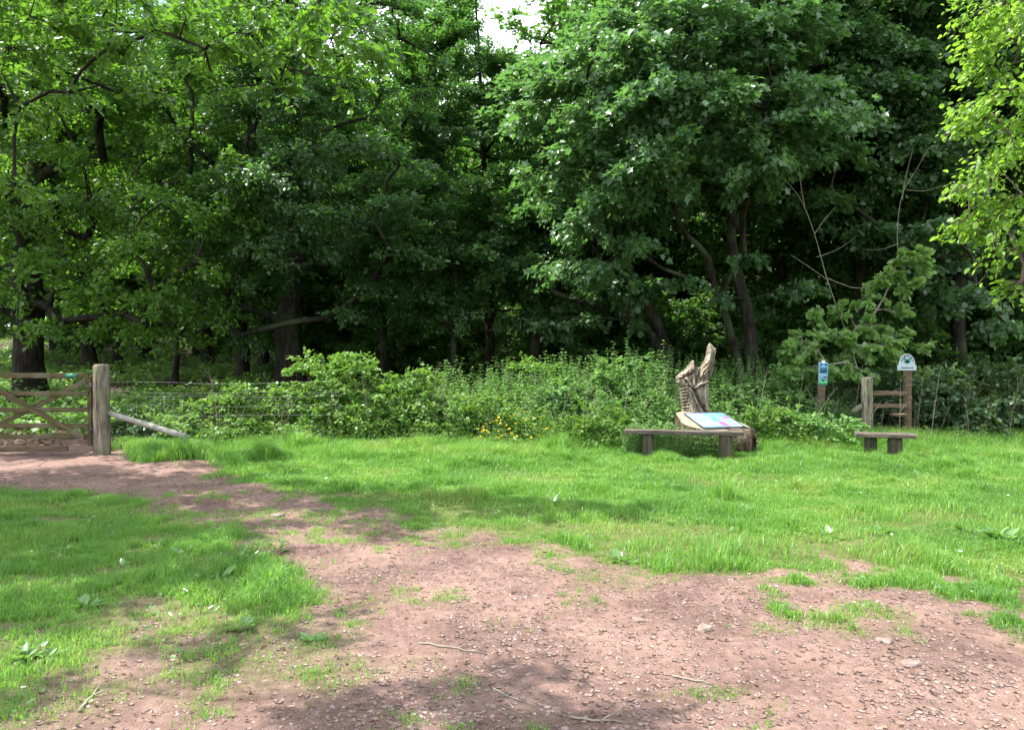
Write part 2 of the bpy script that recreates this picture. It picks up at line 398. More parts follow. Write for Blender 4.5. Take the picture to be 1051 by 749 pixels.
def add_leaves(acc, C, A, Nn, Ls, Ws, tpl, mi=0):
    A = unit(A); B = unit(np.cross(Nn, A)); Nn = np.cross(A, B)
    t, fs = tpl; k = len(t); n = len(C)
    v = C[:, None] + Ls[:, None, None] * t[None, :, 0:1] * A[:, None] + Ws[:, None, None] * t[None, :, 1:2] * B[:, None] + Ws[:, None, None] * t[None, :, 2:3] * Nn[:, None]
    off = (np.arange(n) * k)[:, None, None]
    acc.add(v.reshape(-1, 3), *[(f[None] + off).reshape(-1, f.shape[1]) for f in fs], mi=mi)


def spray(acc, tw, rg, c, r, n, L, tpl, outward, flat=0.35, ntw=9, twigs=True, droop=0.12, tr=0.006, nj=0.55, size_j=0.5, wr=0.62):
    """a leafy pad: twigs radiate from c, leaves along them"""
    th = rg.random(ntw) * 2 * math.pi
    d = np.stack([np.cos(th), np.sin(th), rg.normal(0.05, flat, ntw)], -1)
    d = unit(d) + 0.55 * outward
    ln = r * rg.uniform(0.55, 1.15, ntw)
    end = c + unit(d) * ln[:, None]
    mid = c + unit(d) * ln[:, None] * 0.5 + np.array([0, 0, 1]) * (ln[:, None] * 0.08)
    end[:, 2] -= droop * ln
    if twigs and tw is not None:
        for i in range(ntw): tube(tw, bez(c, mid[i], end[i], 4), [tr * 1.6, tr * 1.2, tr * .9, tr * .5], 3)
    k = rg.integers(0, ntw, n); t = np.sqrt(rg.uniform(0.04, 1.0, n))[:, None]
    p = (1 - t) ** 2 * c + 2 * t * (1 - t) * mid[k] + t * t * end[k]
    p = p + rg.normal(0, 1, (n, 3)) * np.array([0.11, 0.11, 0.075]) * r
    ax = unit(unit(end[k] - c) + rg.normal(0, 0.75, (n, 3)) * np.array([1, 1, 0.5]) - np.array([0, 0, 0.25]))
    nn = unit(np.array([0, 0, 0.85]) + 0.45 * outward + rg.normal(0, nj, (n, 3)))
    Ls = L * rg.uniform(1 - size_j, 1 + size_j, n)
    add_leaves(acc, p, ax, nn, Ls, Ls * wr * rg.uniform(0.85, 1.15, n), tpl)


def grow(rg, trunk, r0, clumps, nodes_start=0.25, rtip=0.014, sides=6, bow=0.18, rough=0.12, minlen=0.25):
    """trunk polyline (m,3); clumps list of (centre, radius). Returns Acc with trunk and limbs."""
    trunk = np.asarray(trunk, float); m = len(trunk)
    pos = [p for p in trunk]; par = [-1] + list(range(m - 1)); chains = []
    zt = trunk[:, 2]; cand0 = int(m * nodes_start)
    usable = [i >= cand0 for i in range(m)]
    axis = lambda c: np.min(np.linalg.norm(trunk[cand0:] - c, axis=1))
    order = sorted(range(len(clumps)), key=lambda i: axis(clumps[i][0]))
    for i in order:
        c = clumps[i][0]
        P = np.array(pos); U = np.array(usable)
        dv = c - P; dist = np.linalg.norm(dv, axis=1)
        cost = dist + 1.1 * np.maximum(0, -dv[:, 2]) + 1e6 * (~U)
        j = int(np.argmin(cost)); a = P[j]; d = dist[j]
        k = max(2, int(d / 0.7) + 1)
        mid = (a + c) / 2 + np.array([0, 0, bow * d]) + rg.normal(0, 0.10 * d, 3)
        pts = bez(a, mid, c, k + 1)[1:]
        pts[:-1] += rg.normal(0, 0.05, (len(pts) - 1, 3)) * min(1, d)
        ch = [j]
        for p in pts:
            pos.append(p); par.append(ch[-1]); usable.append(True); ch.append(len(pos) - 1)
        chains.append(ch)
    n = len(pos); w = np.zeros(n); kids = np.zeros(n, int)
    for ch in chains: w[ch[-1]] += 1
    for i in range(n - 1, -1, -1):
        if par[i] >= 0: w[par[i]] += w[i]
    rad = rtip * np.sqrt(np.maximum(w, 1)) * 1.15
    # trunk radii: taper from r0
    tl = np.linspace(0, 1, m)
    rt = np.maximum(r0 * (1 - 0.86 * tl ** 0.85), 0.02)
    acc = Acc(); P = np.array(pos)
    flare = rt.copy(); flare[0] *= 1.35
    if m > 3: flare[1] *= 1.08
    tube(acc, trunk, flare, max(9, sides + 4), False, rough, rg)
    for ch in chains:
        rr = np.minimum(rad[ch], rt[ch[0]] * 0.8 if ch[0] < m else rad[ch[0]])
        rr = np.minimum.accumulate(rr)
        tube(acc, P[ch], rr, sides if rr[0] > 0.03 else 4, False, rough, rg)
    return acc


def smooth_path(pts, n):
    pts = np.asarray(pts, float); t = np.linspace(0, len(pts) - 1, n)
    out = []
    for x in t:
        i = min(int(x), len(pts) - 2); f = x - i
        p0 = pts[max(i - 1, 0)]; p1 = pts[i]; p2 = pts[i + 1]; p3 = pts[min(i + 2, len(pts) - 1)]
        out.append(0.5 * ((2 * p1) + (-p0 + p2) * f + (2 * p0 - 5 * p1 + 4 * p2 - p3) * f * f + (-p0 + 3 * p1 - 3 * p2 + p3) * f ** 3))
    return np.array(out)


def ell_clumps(rg, c, rr, n, r0, r1, shell=0.35, sep=0.75, zmin=None, keep=None):
    out = []; tries = 0; c = np.asarray(c, float); rr = np.asarray(rr, float)
    while len(out) < n and tries < n * 40:
        tries += 1
        d = unit(rg.normal(0, 1, 3)); q = rg.random() ** shell
        q *= 0.86 + 0.22 * rg.random()
        p = c + d * rr * q
        if zmin is not None and p[2] < zmin: continue
        if keep is not None and not keep(p): continue
        r = rg.uniform(r0, r1)
        if any(np.linalg.norm((p - o[0]) * np.array([1, 1, 1.4])) < sep * (r + o[1]) * 0.5 for o in out): continue
        out.append((p, r))
    return out


def in_gap(w, r):
    """the opening in the canopy where the sky shows"""
    if w[1] < 12: return False
    px = 525.5 + F * w[0] / w[1]; py = 365 - F * (w[2] - CAMZ) / w[1]; rp = F * r / w[1]
    return abs(px - 541) < 42 + .7 * rp and py < 56 - .4 * abs(px - 541) + .7 * rp


def build_tree(name, label, base, trunk, r0, clumps, leafmat, bark, L, nleaf, tpl, seed, twigs=True, group=None, sides=6, start=0.25, flat=0.35, rtip=0.014,
               ntw=9, bow=0.18, tr=0.006, cat='tree', nj=0.5, droop=0.12, part='crown', wr=0.62):
    rg = np.random.default_rng(seed)
    if base[2] > -5: clumps = [q for q in clumps if not in_gap(q[0] + np.asarray(base), q[1])]
    acc = grow(rg, trunk, r0, clumps, start, rtip, sides, bow)
    lv = Acc(); ctr = np.mean([c for c, r in clumps], axis=0)
    area = sum(r * r for c, r in clumps)
    for c, r in clumps:
        o = unit((c - ctr) * np.array([1, 1, 0.5]))
        spray(lv, acc if twigs else None, rg, c, r, max(8, int(nleaf * r * r / area)), L, tpl, o, flat, ntw, twigs, droop, tr, nj, wr=wr)
    t = thing(name, label, cat, base, group=group)
    link('trunk', acc.mesh('trunk', True), bark, t)
    link(part, lv.mesh(part), leafmat, t)
    return t


def copy_tree(src, loc, rz, s, label, group=None, name=None):
    r = src.copy(); COL.objects.link(r); r.location = loc; r.rotation_euler = (0, 0, rz); r.scale = s
    r['label'] = label
    if group: r['group'] = group
    elif 'group' in r: del r['group']
    for ch in list(src.children):
        c = ch.copy(); COL.objects.link(c); c.parent = r
    return r


def base_at(px, Y):
    X = (px - 525.5) / F * Y
    return np.array(snap(X, Y, -0.05))


def rel(pts, base):           # list of (px,py,Y)
    return np.array([at(*p) - base for p in pts])


def straight(H, lean=(0, 0), n=14, rg=None, wob=0.12):
    t = np.linspace(0, 1, n)
    p = np.stack([lean[0] * t ** 1.3, lean[1] * t ** 1.3, H * t], -1)
    if rg is not None: p[1:, :2] += np.cumsum(rg.normal(0, wob * H / n * 0.25, (n - 1, 2)), axis=0)
    return p


def px_clumps(base, rows):
    """(px,py,Y,radius) rows -> clumps relative to base"""
    return [(at(a, b, Y) - base, r) for a, b, Y, r in rows]


# ------------------------------------------------------------------ front trees
rg = np.random.default_rng(21)
# big oak left, behind the field gate
b = base_at(30, 22)
cl = ell_clumps(rg, (1.6, -0.6, 8.6), (6.4, 4.6, 6.4), 120, 0.8, 1.5, 0.45, 0.8, 2.6)
cl += px_clumps(b, [(60, 330, 19.5, .9), (110, 325, 19.5, 1.0), (150, 335, 19, .9), (185, 345, 19.5, .8), (20, 300, 20, .9), (95, 290, 19, 1.1), (160, 300, 18.5, 1.1), (210, 320, 19, .9),
                    (200, 270, 18.5, 1.2), (130, 250, 18, 1.2), (60, 260, 19, 1.1), (220, 220, 18.5, 1.2), (170, 205, 18, 1.2), (230, 170, 18, 1.1), (90, 200, 18.5, 1.2), (10, 40, 19, 1.2), (0, 90, 19, 1.2), (50, 80, 18.5, 1.2), (15, 150, 19, 1.1), (120, 60, 18.5, 1.2), (190, 80, 18.5, 1.2), (10, 215, 19, .9), (240, 40, 18.6, 1.1)])
tr_ = smooth_path(np.array([[0, 0, 0], [-.05, 0, 1.5], [.05, 0, 3], [-.1, .1, 5], [.3, 0, 7], [.6, .1, 9.5], [.9, 0, 12], [1.1, 0, 14.5]]), 18)
build_tree('oak_tree', 'big oak with black trunk standing behind the left field gate', b, tr_, .46, cl, M['oak'], M['bark'], .105, 92000, OVAL6, 101, start=.13, rtip=.024, wr=.7)

# spreading oak with low crooked limbs
b = base_at(296, 22)
rg = np.random.default_rng(22)
cl = ell_clumps(rg, (0.3, -0.3, 8.0), (4.2, 4.0, 5.6), 105, 0.7, 1.3, 0.45, 0.8, 3.6)
cl += px_clumps(b, [(245, 345, 20, .55), (380, 292, 20, .7), (350, 318, 19.5, .6), (400, 255, 19, .9), (240, 290, 19, .9), (265, 250, 18.8, 1.0), (330, 220, 18.5, 1.1), (390, 210, 18.6, 1.1),
                    (300, 160, 18.3, 1.1), (360, 150, 18.5, 1.1), (410, 170, 19, 1.), (260, 190, 18.5, 1.), (420, 300, 20.5, .6), (225, 320, 20.5, .6), (310, 110, 18.5, 1.1), (350, 90, 18.8, 1.1), (372, 60, 20, 1.0), (345, 25, 20, 1.0), (392, 95, 20.5, .8), (420, 120, 21, .8), (320, 55, 19.5, 1.), (280, 70, 19.5, 1.)])
tr_ = smooth_path(np.array([[0, 0, 0], [.05, 0, 1.2], [-.05, 0, 2.2], [.1, .1, 3.5], [-.05, 0, 5.5], [.2, .1, 8], [.1, 0, 10.5], [.2, 0, 13.0]]), 18)
build_tree('oak_tree', 'thick oak with low crooked spreading limbs behind the tallest bramble bush', b, tr_, .46, cl, M['oakdark'], M['bark'], .095, 98000, OVAL6, 102, start=.12, rtip=.026, bow=.10, wr=.7)

# tall conical tree in the centre
b = base_at(503, 25)
rg = np.random.default_rng(23)
cl = []
for k in range(120):
    z = rg.uniform(2.6, 12.6); rmax = 2.9 * (1 - ((z - 2.6) / 10.6) ** 1.6) + 0.25
    th = rg.random() * 6.283; q = math.sqrt(rg.uniform(.15, 1)) * rmax
    cl.append((np.array([q * math.cos(th) - .75, q * math.sin(th) - .3, z]), rg.uniform(.6, 1.05)))
tr_ = straight(12.8, (-.5, 0), 16, rg)
build_tree('tall_tree', 'tall narrow dark green tree rising left of the bright sky gap', b, tr_, .2, cl, M['oakdark'], M['bark'], .095, 92000, OVAL, 103, start=.16, rtip=.012, bow=.05, wr=.62)


def small_tree(px, Y, H, r, cc, cr, n, nl, label, seed, mat, ex=(), lean=(0, 0), L=.11, bark='bark', tpl=OVAL, zmin=2.0, name='young_tree'):
    b = base_at(px, Y); rg = np.random.default_rng(seed)
    cl = ell_clumps(rg, cc, cr, n, .5, .95, .5, .8, zmin)
    cl += px_clumps(b, ex)
    return build_tree(name, label, b, straight(H, lean, 12, rg, .25), r, cl, M[mat], M[bark], L, nl, tpl, seed + 1, start=.25, rtip=.012, bow=.08)


small_tree(544, 21.5, 6.2, .20, (-.1, -.5, 4.7), (2.2, 1.9, 1.9), 44, 26000, 'low leafy tree on a thick dark trunk right of centre, beside the deep shade', 201, 'oakdark',
           [(590, 305, 20, .6), (560, 320, 20, .6), (615, 285, 20.5, .7), (520, 325, 20, .6), (570, 270, 19.6, .8)], L=.105)
small_tree(463, 21, 5.8, .115, (.1, -.3, 4.3), (2.1, 1.8, 1.9), 40, 24000, 'slim dark trunk under a low leafy crown left of the forked pair', 203, 'oakdark', [(430, 300, 20, .6), (480, 325, 20, .5), (445, 270, 19.5, .7), (490, 260, 19.3, .7)], (.2, 0), L=.105)
small_tree(394, 24, 6.6, .15, (.1, 0, 5.0), (2.1, 2.0, 1.9), 30, 17000, 'dark straight trunk rising just right of the tallest bramble bush', 205, 'oakdark', [], (-.2, 0))
small_tree(179, 26, 7.5, .12, (.2, .2, 5.5), (2.0, 2.0, 2.2), 26, 14000, 'thin solitary trunk in the shade right of the round gate post', 207, 'oak', [], (.1, 0))

# big maple right of centre
b = base_at(776, 17.5)
rg = np.random.default_rng(24)
tr_ = smooth_path(np.concatenate([[[0, 0, 0]], rel([(768, 330, 17.5), (757, 285, 17.4), (750, 240, 17.4), (752, 190, 17.4), (735, 140, 17.6), (720, 80, 17.8), (705, 10, 18), (700, -70, 18)], b)]), 20)
cl = ell_clumps(rg, at(705, 60, 17.8) - b, (3.9, 3.3, 4.6), 120, .7, 1.25, .5, .85, at(700, 205, 17)[2])
cl += px_clumps(b, [(765, 262, 16.6, .5), (705, 285, 16.5, .45), (738, 305, 16.9, .35), (820, 290, 17, .6), (590, 90, 16.2, 1.0), (610, 60, 16, .9), (640, 130, 15.5, 1.1), (700, 150, 15.2, 1.1), (600, 160, 16, 1.), (640, 200, 15.8, 1.), (590, 230, 16.5, .9), (620, 270, 16.6, .8), (575, 270, 17, .8),
                    (790, 130, 15.4, 1.0), (775, 170, 15.2, .9), (810, 160, 15.6, .8), (665, 170, 15.2, 1.), (735, 100, 15, 1.1), (820, 90, 15.8, 1.), (690, 90, 15, 1.1), (650, 60, 15.2, 1.1),
                    (560, 120, 17, .9), (570, 180, 17, .9), (760, 40, 15.2, 1.1), (700, 25, 15.2, 1.1), (810, 30, 15.8, 1.1), (600, 20, 16.5, 1.), (560, 60, 17.2, .8), (650, 245, 16.4, .8)])
t_maple = build_tree('maple_tree', 'big maple with layered leaf pads over two curved leaning trunks, behind the wood carving', b, tr_, .165, cl, M['maple'], M['bark'], .118, 88000, LOBED, 104, start=.4, rtip=.013, flat=.22, ntw=10, bow=.12, wr=.95)
a2 = Acc(); p2 = smooth_path(np.concatenate([[[-.05, 0, .1]], rel([(748, 335, 17.3), (735, 300, 17.1), (725, 262, 17), (700, 235, 17), (685, 190, 17), (672, 130, 17), (655, 60, 17)], b)]), 18)
tube(a2, p2, np.linspace(.09, .035, 18), 9, False, .12, rg)
a2o = link('second_stem', a2.mesh('second_stem', True), M['bark'], t_maple)

# leaning dark tree in the deep shade
b = base_at(696, 19.5); rg = np.random.default_rng(25)
tr_ = smooth_path(np.concatenate([[[0, 0, 0]], rel([(678, 340, 19.5), (655, 300, 19.5), (640, 260, 19.6), (628, 215, 20), (615, 160, 20.5), (600, 90, 21)], b)]), 16)
cl = ell_clumps(rg, at(620, 130, 20.5) - b, (2.6, 2.4, 3.4), 46, .7, 1.2, .5, .85, at(600, 280, 20)[2])
cl += px_clumps(b, [(640, 300, 18.6, .6), (600, 325, 18.8, .6), (670, 290, 18.4, .6), (570, 330, 19, .5), (655, 330, 18.6, .4), (620, 285, 18.4, .7)])
t = build_tree('leaning_tree', 'dark tree leaning left out of the deep shade with a second low bowed trunk', b, tr_, .17, cl, M['maple'], M['bark'], .13, 26000, OVAL6, 105, start=.45, rtip=.016, wr=.85)
a2 = Acc(); tube(a2, smooth_path(np.concatenate([[[.05, 0, .1]], rel([(670, 345, 19.4), (640, 322, 19.3), (605, 312, 19.2), (570, 300, 19.2), (548, 282, 19.2)], b)]), 16), np.linspace(.12, .04, 16), 9, False, .12, rg)
link('second_stem', a2.mesh('second_stem', True), M['bark'], t)

# right hand trees
def right_tree(px, Y, H, r, cc, cr, n, nl, label, seed, mat, lean=(0, 0), ex=(), L=.118, zmin=3.0, tpl=OVAL6):
    nl = int(nl * 1.4)
    b = base_at(px, Y); rg = np.random.default_rng(seed)
    cl = ell_clumps(rg, cc, cr, n, .7, 1.3, .5, .85, zmin) + px_clumps(b, ex)
    return build_tree('sycamore_tree', label, b, straight(H, lean, 14, rg, .2), r, cl, M[mat], M['bark'], L, nl, tpl, seed + 1, start=.25, rtip=.018, flat=.25, wr=.85)


right_tree(880, 20.5, 14, .22, (0, -.3, 8.4), (3.4, 3.0, 6.0), 100, 56000, 'tall sycamore filling the space above the small notice post', 301, 'maple', (.4, 0),
           [(860, 130, 17.8, 1.1), (900, 90, 17.6, 1.1), (880, 40, 17.6, 1.2), (940, 60, 18, 1.1), (850, 200, 18, .9), (920, 180, 17.8, 1.0), (900, 230, 17.8, .9), (960, 120, 18, 1.1)])
right_tree(985, 19, 13, .2, (.3, 0, 8.0), (3.4, 3.0, 5.6), 90, 46000, 'tall dark sycamore behind the arched sign, partly behind bright birch leaves', 303, 'maple', (.3, 0),
           [(970, 230, 16.8, .9), (1010, 300, 16.5, .8), (940, 270, 17, .8), (1030, 330, 16.5, .7)])
right_tree(1095, 20, 13, .22, (0, 0, 8.0), (3.6, 3.2, 5.6), 70, 32000, 'tall dark sycamore at the right edge of the wood, behind the bright birch', 305, 'maple')
right_tree(826, 24, 15, .2, (0, 0, 9.6), (3.4, 3, 5.6), 70, 32000, 'slender dark sycamore standing between the maple and the hazel', 307, 'oakdark')

# overhanging near tree, upper left
b = np.array(snap(-8.6, 9.6, -.05)); rg = np.random.default_rng(26)
cl = ell_clumps(rg, (-1.0, .2, 7.2), (2.6, 2.8, 2.2), 30, .7, 1.1, .5, .9, 4.6)
cl += [(np.array(p) - b, r) for p, r in [((-11.0, 14.2, 6.1), 1.0), ((-10.4, 13.6, 5.6), .9), ((-10.4, 14.4, 5.2), .8), ((-11.4, 13.2, 6.4), 1.0), ((-12.2, 14.4, 6.8), 1.0), ((-11.6, 15.0, 5.6), .9), ((-9.9, 12.9, 5.0), .7), ((-12.4, 15.0, 5.9), .9)]]  # clumps beyond the left edge of view, added to shade the gate
cl += px_clumps(b, [(380, 52, 8.2, .36), (340, 40, 8.3, .42), (300, 50, 8.5, .45), (352, 82, 8.6, .32), (255, 35, 8.6, .5), (210, 50, 8.8, .5), (160, 30, 8.8, .5), (110, 50, 9, .5), (60, 30, 9, .6), (10, 50, 9, .6),
                    (270, 5, 8.4, .5), (330, -5, 8.4, .5), (200, -5, 8.6, .5), (120, -15, 8.8, .6), (40, -15, 9, .6), (285, 92, 9, .3), (20, 110, 9.2, .4), (70, 95, 9.2, .4), (160, 95, 9.2, .35), (15, 190, 9.4, .35), (225, 92, 9, .3)])
cl += [(p - b, r) for p, r in ell_clumps(rg, (-7.9, 7.2, 6.8), (2.9, 3.4, 1.1), 24, .7, 1.1, .6, .95, 5.4)]  # boughs mostly out of view, added to dapple the left grass with shade
cl += [(p - b, r) for p, r in ell_clumps(rg, (-4.5, 4.1, 6.6), (1.7, 1.4, 1.1), 7, .6, .9, .6, .95, 5.6)]  # unseen bough added to cast the shadow on the near track
tr_ = smooth_path(np.array([[0, 0, 0], [.1, 0, 1.5], [.0, -.1, 3], [-.2, -.1, 4.6], [-.4, 0, 6.5], [-.5, 0, 8.6]]), 14)
build_tree('overhanging_oak', 'near oak reaching in over the upper left corner, its bough of large bright leaves overhead', b, tr_, .2, cl, M['oak'], M['bark'],   .088, 60000, OAKL, 106, start=.25, rtip=.0045, ntw=11, bow=.1, tr=.0045, wr=1.0)

# birch reaching in from the right
b = np.array(snap(5.6, 5.9, -.05)); rg = np.random.default_rng(27)
cl = px_clumps(b, [(1040, 40, 5.6, .42), (1050, 90, 5.5, .42), (1020, 120, 5.6, .3), (1000, 105, 5.7, .25), (1040, 150, 5.5, .4), (1015, 175, 5.6, .3), (990, 190, 5.7, .22), (1050, 200, 5.5, .35), (1025, 225, 5.6, .3),
                   (995, 225, 5.7, .2), (1045, 255, 5.5, .3), (1048, 290, 5.5, .2), (1060, 10, 5.6, .5), (1080, 120, 5.5, .5), (1085, 220, 5.5, .45), (1020, 70, 5.8, .3), (1035, 0, 5.6, .4), (985, 130, 5.8, .16)])
def _above(p):
    w = p + b
    return w[2] > CAMZ + 0.52 * w[1] + 0.5 or w[0] > 0.75 * w[1] + 0.6
cl += ell_clumps(rg, (-.2, -.6, 6.0), (2.8, 2.6, 2.6), 34, .6, 1.0, .6, .9, 1.5, _above)
tr_ = smooth_path(np.array([[0, 0, 0], [0, 0, 1.5], [-.1, 0, 3], [-.1, .1, 4.6], [-.3, 0, 6.5], [-.4, 0, 9]]), 14)
build_tree('birch_tree', 'birch with bright yellow green leaves hanging in from the right edge', b, tr_, .13, cl, M['birch'], M['barkpale'], .041, 50000, OVAL6, 107, start=.2, rtip=.006, ntw=10, bow=.12, tr=.003, droop=.3, wr=.78)

# hazel with big pale leaves and bare twigs
b = base_at(868, 15.2); rg = np.random.default_rng(28)
cl = px_clumps(b, [(905, 290, 14.9, .35), (925, 268, 14.8, .3), (945, 270, 14.8, .25), (890, 310, 14.9, .33), (930, 295, 14.9, .3), (915, 320, 14.9, .3), (845, 330, 14.8, .3), (860, 345, 14.7, .35), (825, 350, 14.8, .3), (880, 355, 14.6, .35),
                   (840, 360, 14.6, .35), (895, 335, 14.8, .3), (815, 362, 14.7, .25), (865, 322, 14.9, .25), (905, 355, 14.6, .35), (920, 345, 14.8, .3), (850, 375, 14.5, .35), (880, 378, 14.5, .35), (820, 380, 14.6, .3)])
tr_ = smooth_path(np.concatenate([[[0, 0, 0]], rel([(872, 350, 15), (895, 325, 15), (912, 295, 15), (922, 262, 15)], b)]), 10)
hz = build_tree('hazel_bush', 'hazel with large pale leaves and bare pale branches above the blue notice', b, tr_, .05, cl, M['hazel'], M['twig'], .115, 3600, OVAL6, 108, start=.2, rtip=.006, ntw=7, nj=.8, droop=.0, flat=.6, tr=.004, cat='bush', part='foliage', wr=.85)
tw = Acc()
def barebranch(pts, r0, r1, n=12): tube(tw, smooth_path(rel(pts, b), n), np.linspace(r0, r1, n) * .62, 5, False, .1, rg)
barebranch([(872, 350, 15), (850, 290, 14.9), (836, 240, 14.8), (822, 205, 14.8), (806, 185, 14.8)], .015, .004)
barebranch([(836, 240, 14.8), (846, 226, 14.8), (858, 212, 14.8)], .010, .004, 6)
barebranch([(826, 212, 14.8), (822, 190, 14.8), (820, 170, 14.8)], .009, .004, 6)
barebranch([(850, 288, 14.9), (832, 275, 14.8), (812, 262, 14.8)], .010, .004, 6)
barebranch([(848, 285, 14.9), (878, 296, 14.9), (900, 292, 14.9), (907, 288, 14.9)], .012, .006, 8)
barebranch([(838, 264, 14.8), (860, 256, 14.8), (880, 242, 14.8)], .009, .003, 6)
barebranch([(922, 262, 15), (921, 235, 15), (926, 200, 15), (940, 175, 15), (955, 150, 15)], .012, .004)
barebranch([(926, 205, 15), (930, 180, 15), (938, 150, 15)], .010, .004, 6)
barebranch([(922, 250, 15), (905, 256, 14.9), (885, 256, 14.9)], .009, .003, 6)
barebranch([(930, 195, 15), (950, 196, 15), (968, 190, 15)], .008, .003, 6)
link('bare_branch', tw.mesh('bare_branch', True), M['twig'], hz)

# ------------------------------------------------------------------ wood behind
protos = []
for k in range(4):
    rg = np.random.default_rng(400 + k)
    H = [17, 19, 16, 18][k]
    cl = ell_clumps(rg, (0, 0, H * .56), (3.8, 3.8, H * .44), 92, 1.0, 1.8, .5, .85, H * .13)
    tr_ = straight(H, (rg.normal(0, .5), rg.normal(0, .5)), 14, rg, .3)
    p = build_tree('woodland_tree', 'x', (0, 0, -60), tr_, .26, cl, M['wood_far'], M['bark'], .19, 26000, OVAL, 450 + k, twigs=False, start=.2, rtip=.026, flat=.3, wr=.8)
    protos.append(p)
rgf = np.random.default_rng(77)
NAMED = [  # px, Y, scale, label
    (247, 29, .9, 'dark trunk in the shade left of the crooked oak, thicker one of the close pair'),
    (272, 33, .8, 'dark trunk in the shade left of the crooked oak, thinner one of the close pair'),
    (330, 31, .8, 'dark trunk far back in the shade just right of the crooked oak'),
    (565, 29, .8, 'thin dark trunk close on the right of the low thick-trunked leafy tree'),
    (612, 30, .9, 'dark trunk in deepest shade behind the low bowed stem'),
    (640, 34, .9, 'dark trunk in deepest shade left of the foot of the leaning tree'),
    (800, 23, .8, 'dark straight trunk close on the right of the maple stems'),
    (728, 27, .95, 'dark trunk in the shade between the leaning tree and the maple'),
    (900, 27, .9, 'dark trunk deep in shade above the short weathered gate posts'),
    (425, 33, .85, 'dark trunk far back between the two low leafy trees left of centre'),
    (120, 34, .85, 'dark trunk far back in the wood above the field gate post'),
]
usedp = [False] * 4
def wood(px, Y, s, label, group=None):
    k = int(rgf.integers(0, 4)); X = (px - 525.5) / F * Y
    loc = Vector(snap(X, Y, -.08)); sc = (s * rgf.uniform(.9, 1.1), s * rgf.uniform(.9, 1.1), s * rgf.uniform(.92, 1.08))
    if not usedp[k]:
        usedp[k] = True; o = protos[k]; o.location = loc; o.rotation_euler = (0, 0, rgf.random() * 6.28); o.scale = sc; o['label'] = label
        if group: o['group'] = group
        return o
    return copy_tree(protos[k], loc, rgf.random() * 6.28, sc, label, group)
for px, Y, s, lb in NAMED: wood(px, Y, s, lb)
placed = [((px - 525.5) / F * Y, Y) for px, Y, s, lb in NAMED]
GL = 'tree deep in the shaded wood behind the front trees, mostly hidden'
for px, Y, s in ((-20, 31, 1.0), (20, 36, 1.05), (95, 33, 1.0), (150, 40, 1.05), (215, 37, 1.0), (60, 44, 1.1), (-60, 40, 1.1)): wood(px, Y, s, GL, 'trees deep in the wood'); placed.append(((px - 525.5) / F * Y, Y))
for Y0, n in ((29, 9), (36, 12), (44, 13), (54, 14)):
    for i in range(n):
        for _ in range(12):
            Y = Y0 + rgf.uniform(-3, 3.5); X = rgf.uniform(-1, 1) * (.70 * Y + 3)
            if all((X - a) ** 2 + (Y - c) ** 2 > 9 for a, c in placed): break
        px = X / Y * F + 525.5
        s = rgf.uniform(.9, 1.15)
        if 440 < px < 650: s = min(s, (1.6 + .33 * Y - float(gbase(X, Y))) / 20.5)
        if 150 < px < 480 and Y0 < 40 or px < 120 and Y0 < 40 or px < 430 and rgf.random() < .62: continue
        placed.append((X, Y)); wood(px, Y, s, GL, 'trees deep in the wood')
for k in range(4):
    if not usedp[k]: wood(600, 58, .8, GL, 'trees deep in the wood')

# holly and hazel understorey in the shade
rgu = np.random.default_rng(78); ups = []
for k in range(2):
    cl = ell_clumps(rgu, (0, 0, 1.7), (1.8, 1.8, 1.7), 34, .5, .9, .5, .9, .3)
    ups.append(build_tree('understorey_bush', 'dark bush in the shade under the woodland trees', (0, 0, -60), straight(2.8, (.2, .1), 8, rgu), .06, cl, M['wood_far'], M['bark'], .13, 9000, OVAL, 480 + k, twigs=False, start=.1, rtip=.01, part='foliage', cat='bush', group='bushes in the shade of the wood'))
nu = 0
for i in range(64):
    Y = rgu.uniform(26, 56); X = rgu.uniform(-1, 1) * (.7 * Y); px = X / Y * F + 525.5
    if i < 20: Y = rgu.uniform(19.5, 26); px = [585, 640, 690, 725, 800, 835, 870, 910, 950, 990, 1030, 620, 760, 660, 815, 605, 1065, 850, 700, 930][i]; X = (px - 525.5) / F * Y
    elif px < 290 and Y < 42: continue
    sc = rgu.uniform(.7, 1.35) if i >= 20 else rgu.uniform(.75, 1.1); lo = Vector(snap(X, Y, -.05)); rz = rgu.random() * 6.28
    if nu < 2: o = ups[nu]; o.location = lo; o.rotation_euler = (0, 0, rz); o.scale = (sc, sc, sc)
    else: copy_tree(ups[nu % 2], lo, rz, (sc, sc, sc), ups[0]['label'], ups[0]['group'])
    nu += 1

# far mass of the wood closing the view
acc = Acc(); rg = np.random.default_rng(60)
for i in range(800):
    Y = rg.uniform(62, 72); X = rg.uniform(-1, 1) * 62; px = X / Y * F + 525.5
    top = 20 if not (480 < px < 610) else 12
    z = (rg.uniform(.3, top) if i > 340 else rg.uniform(0, 4.5)) + float(gbase(X, Y))
    spray(acc, None, rg, np.array([X, Y, z]), rg.uniform(2.2, 3.6), 90, .55, OVAL, np.array([0, -.6, 0.]), .5, 9, False, .1, wr=.8)
o = link('far_woods', acc.mesh('far_woods'), M['wood_far']); o['kind'] = 'stuff'
o['label'] = 'far mass of dark green woodland closing the view'; o['category'] = 'woods'

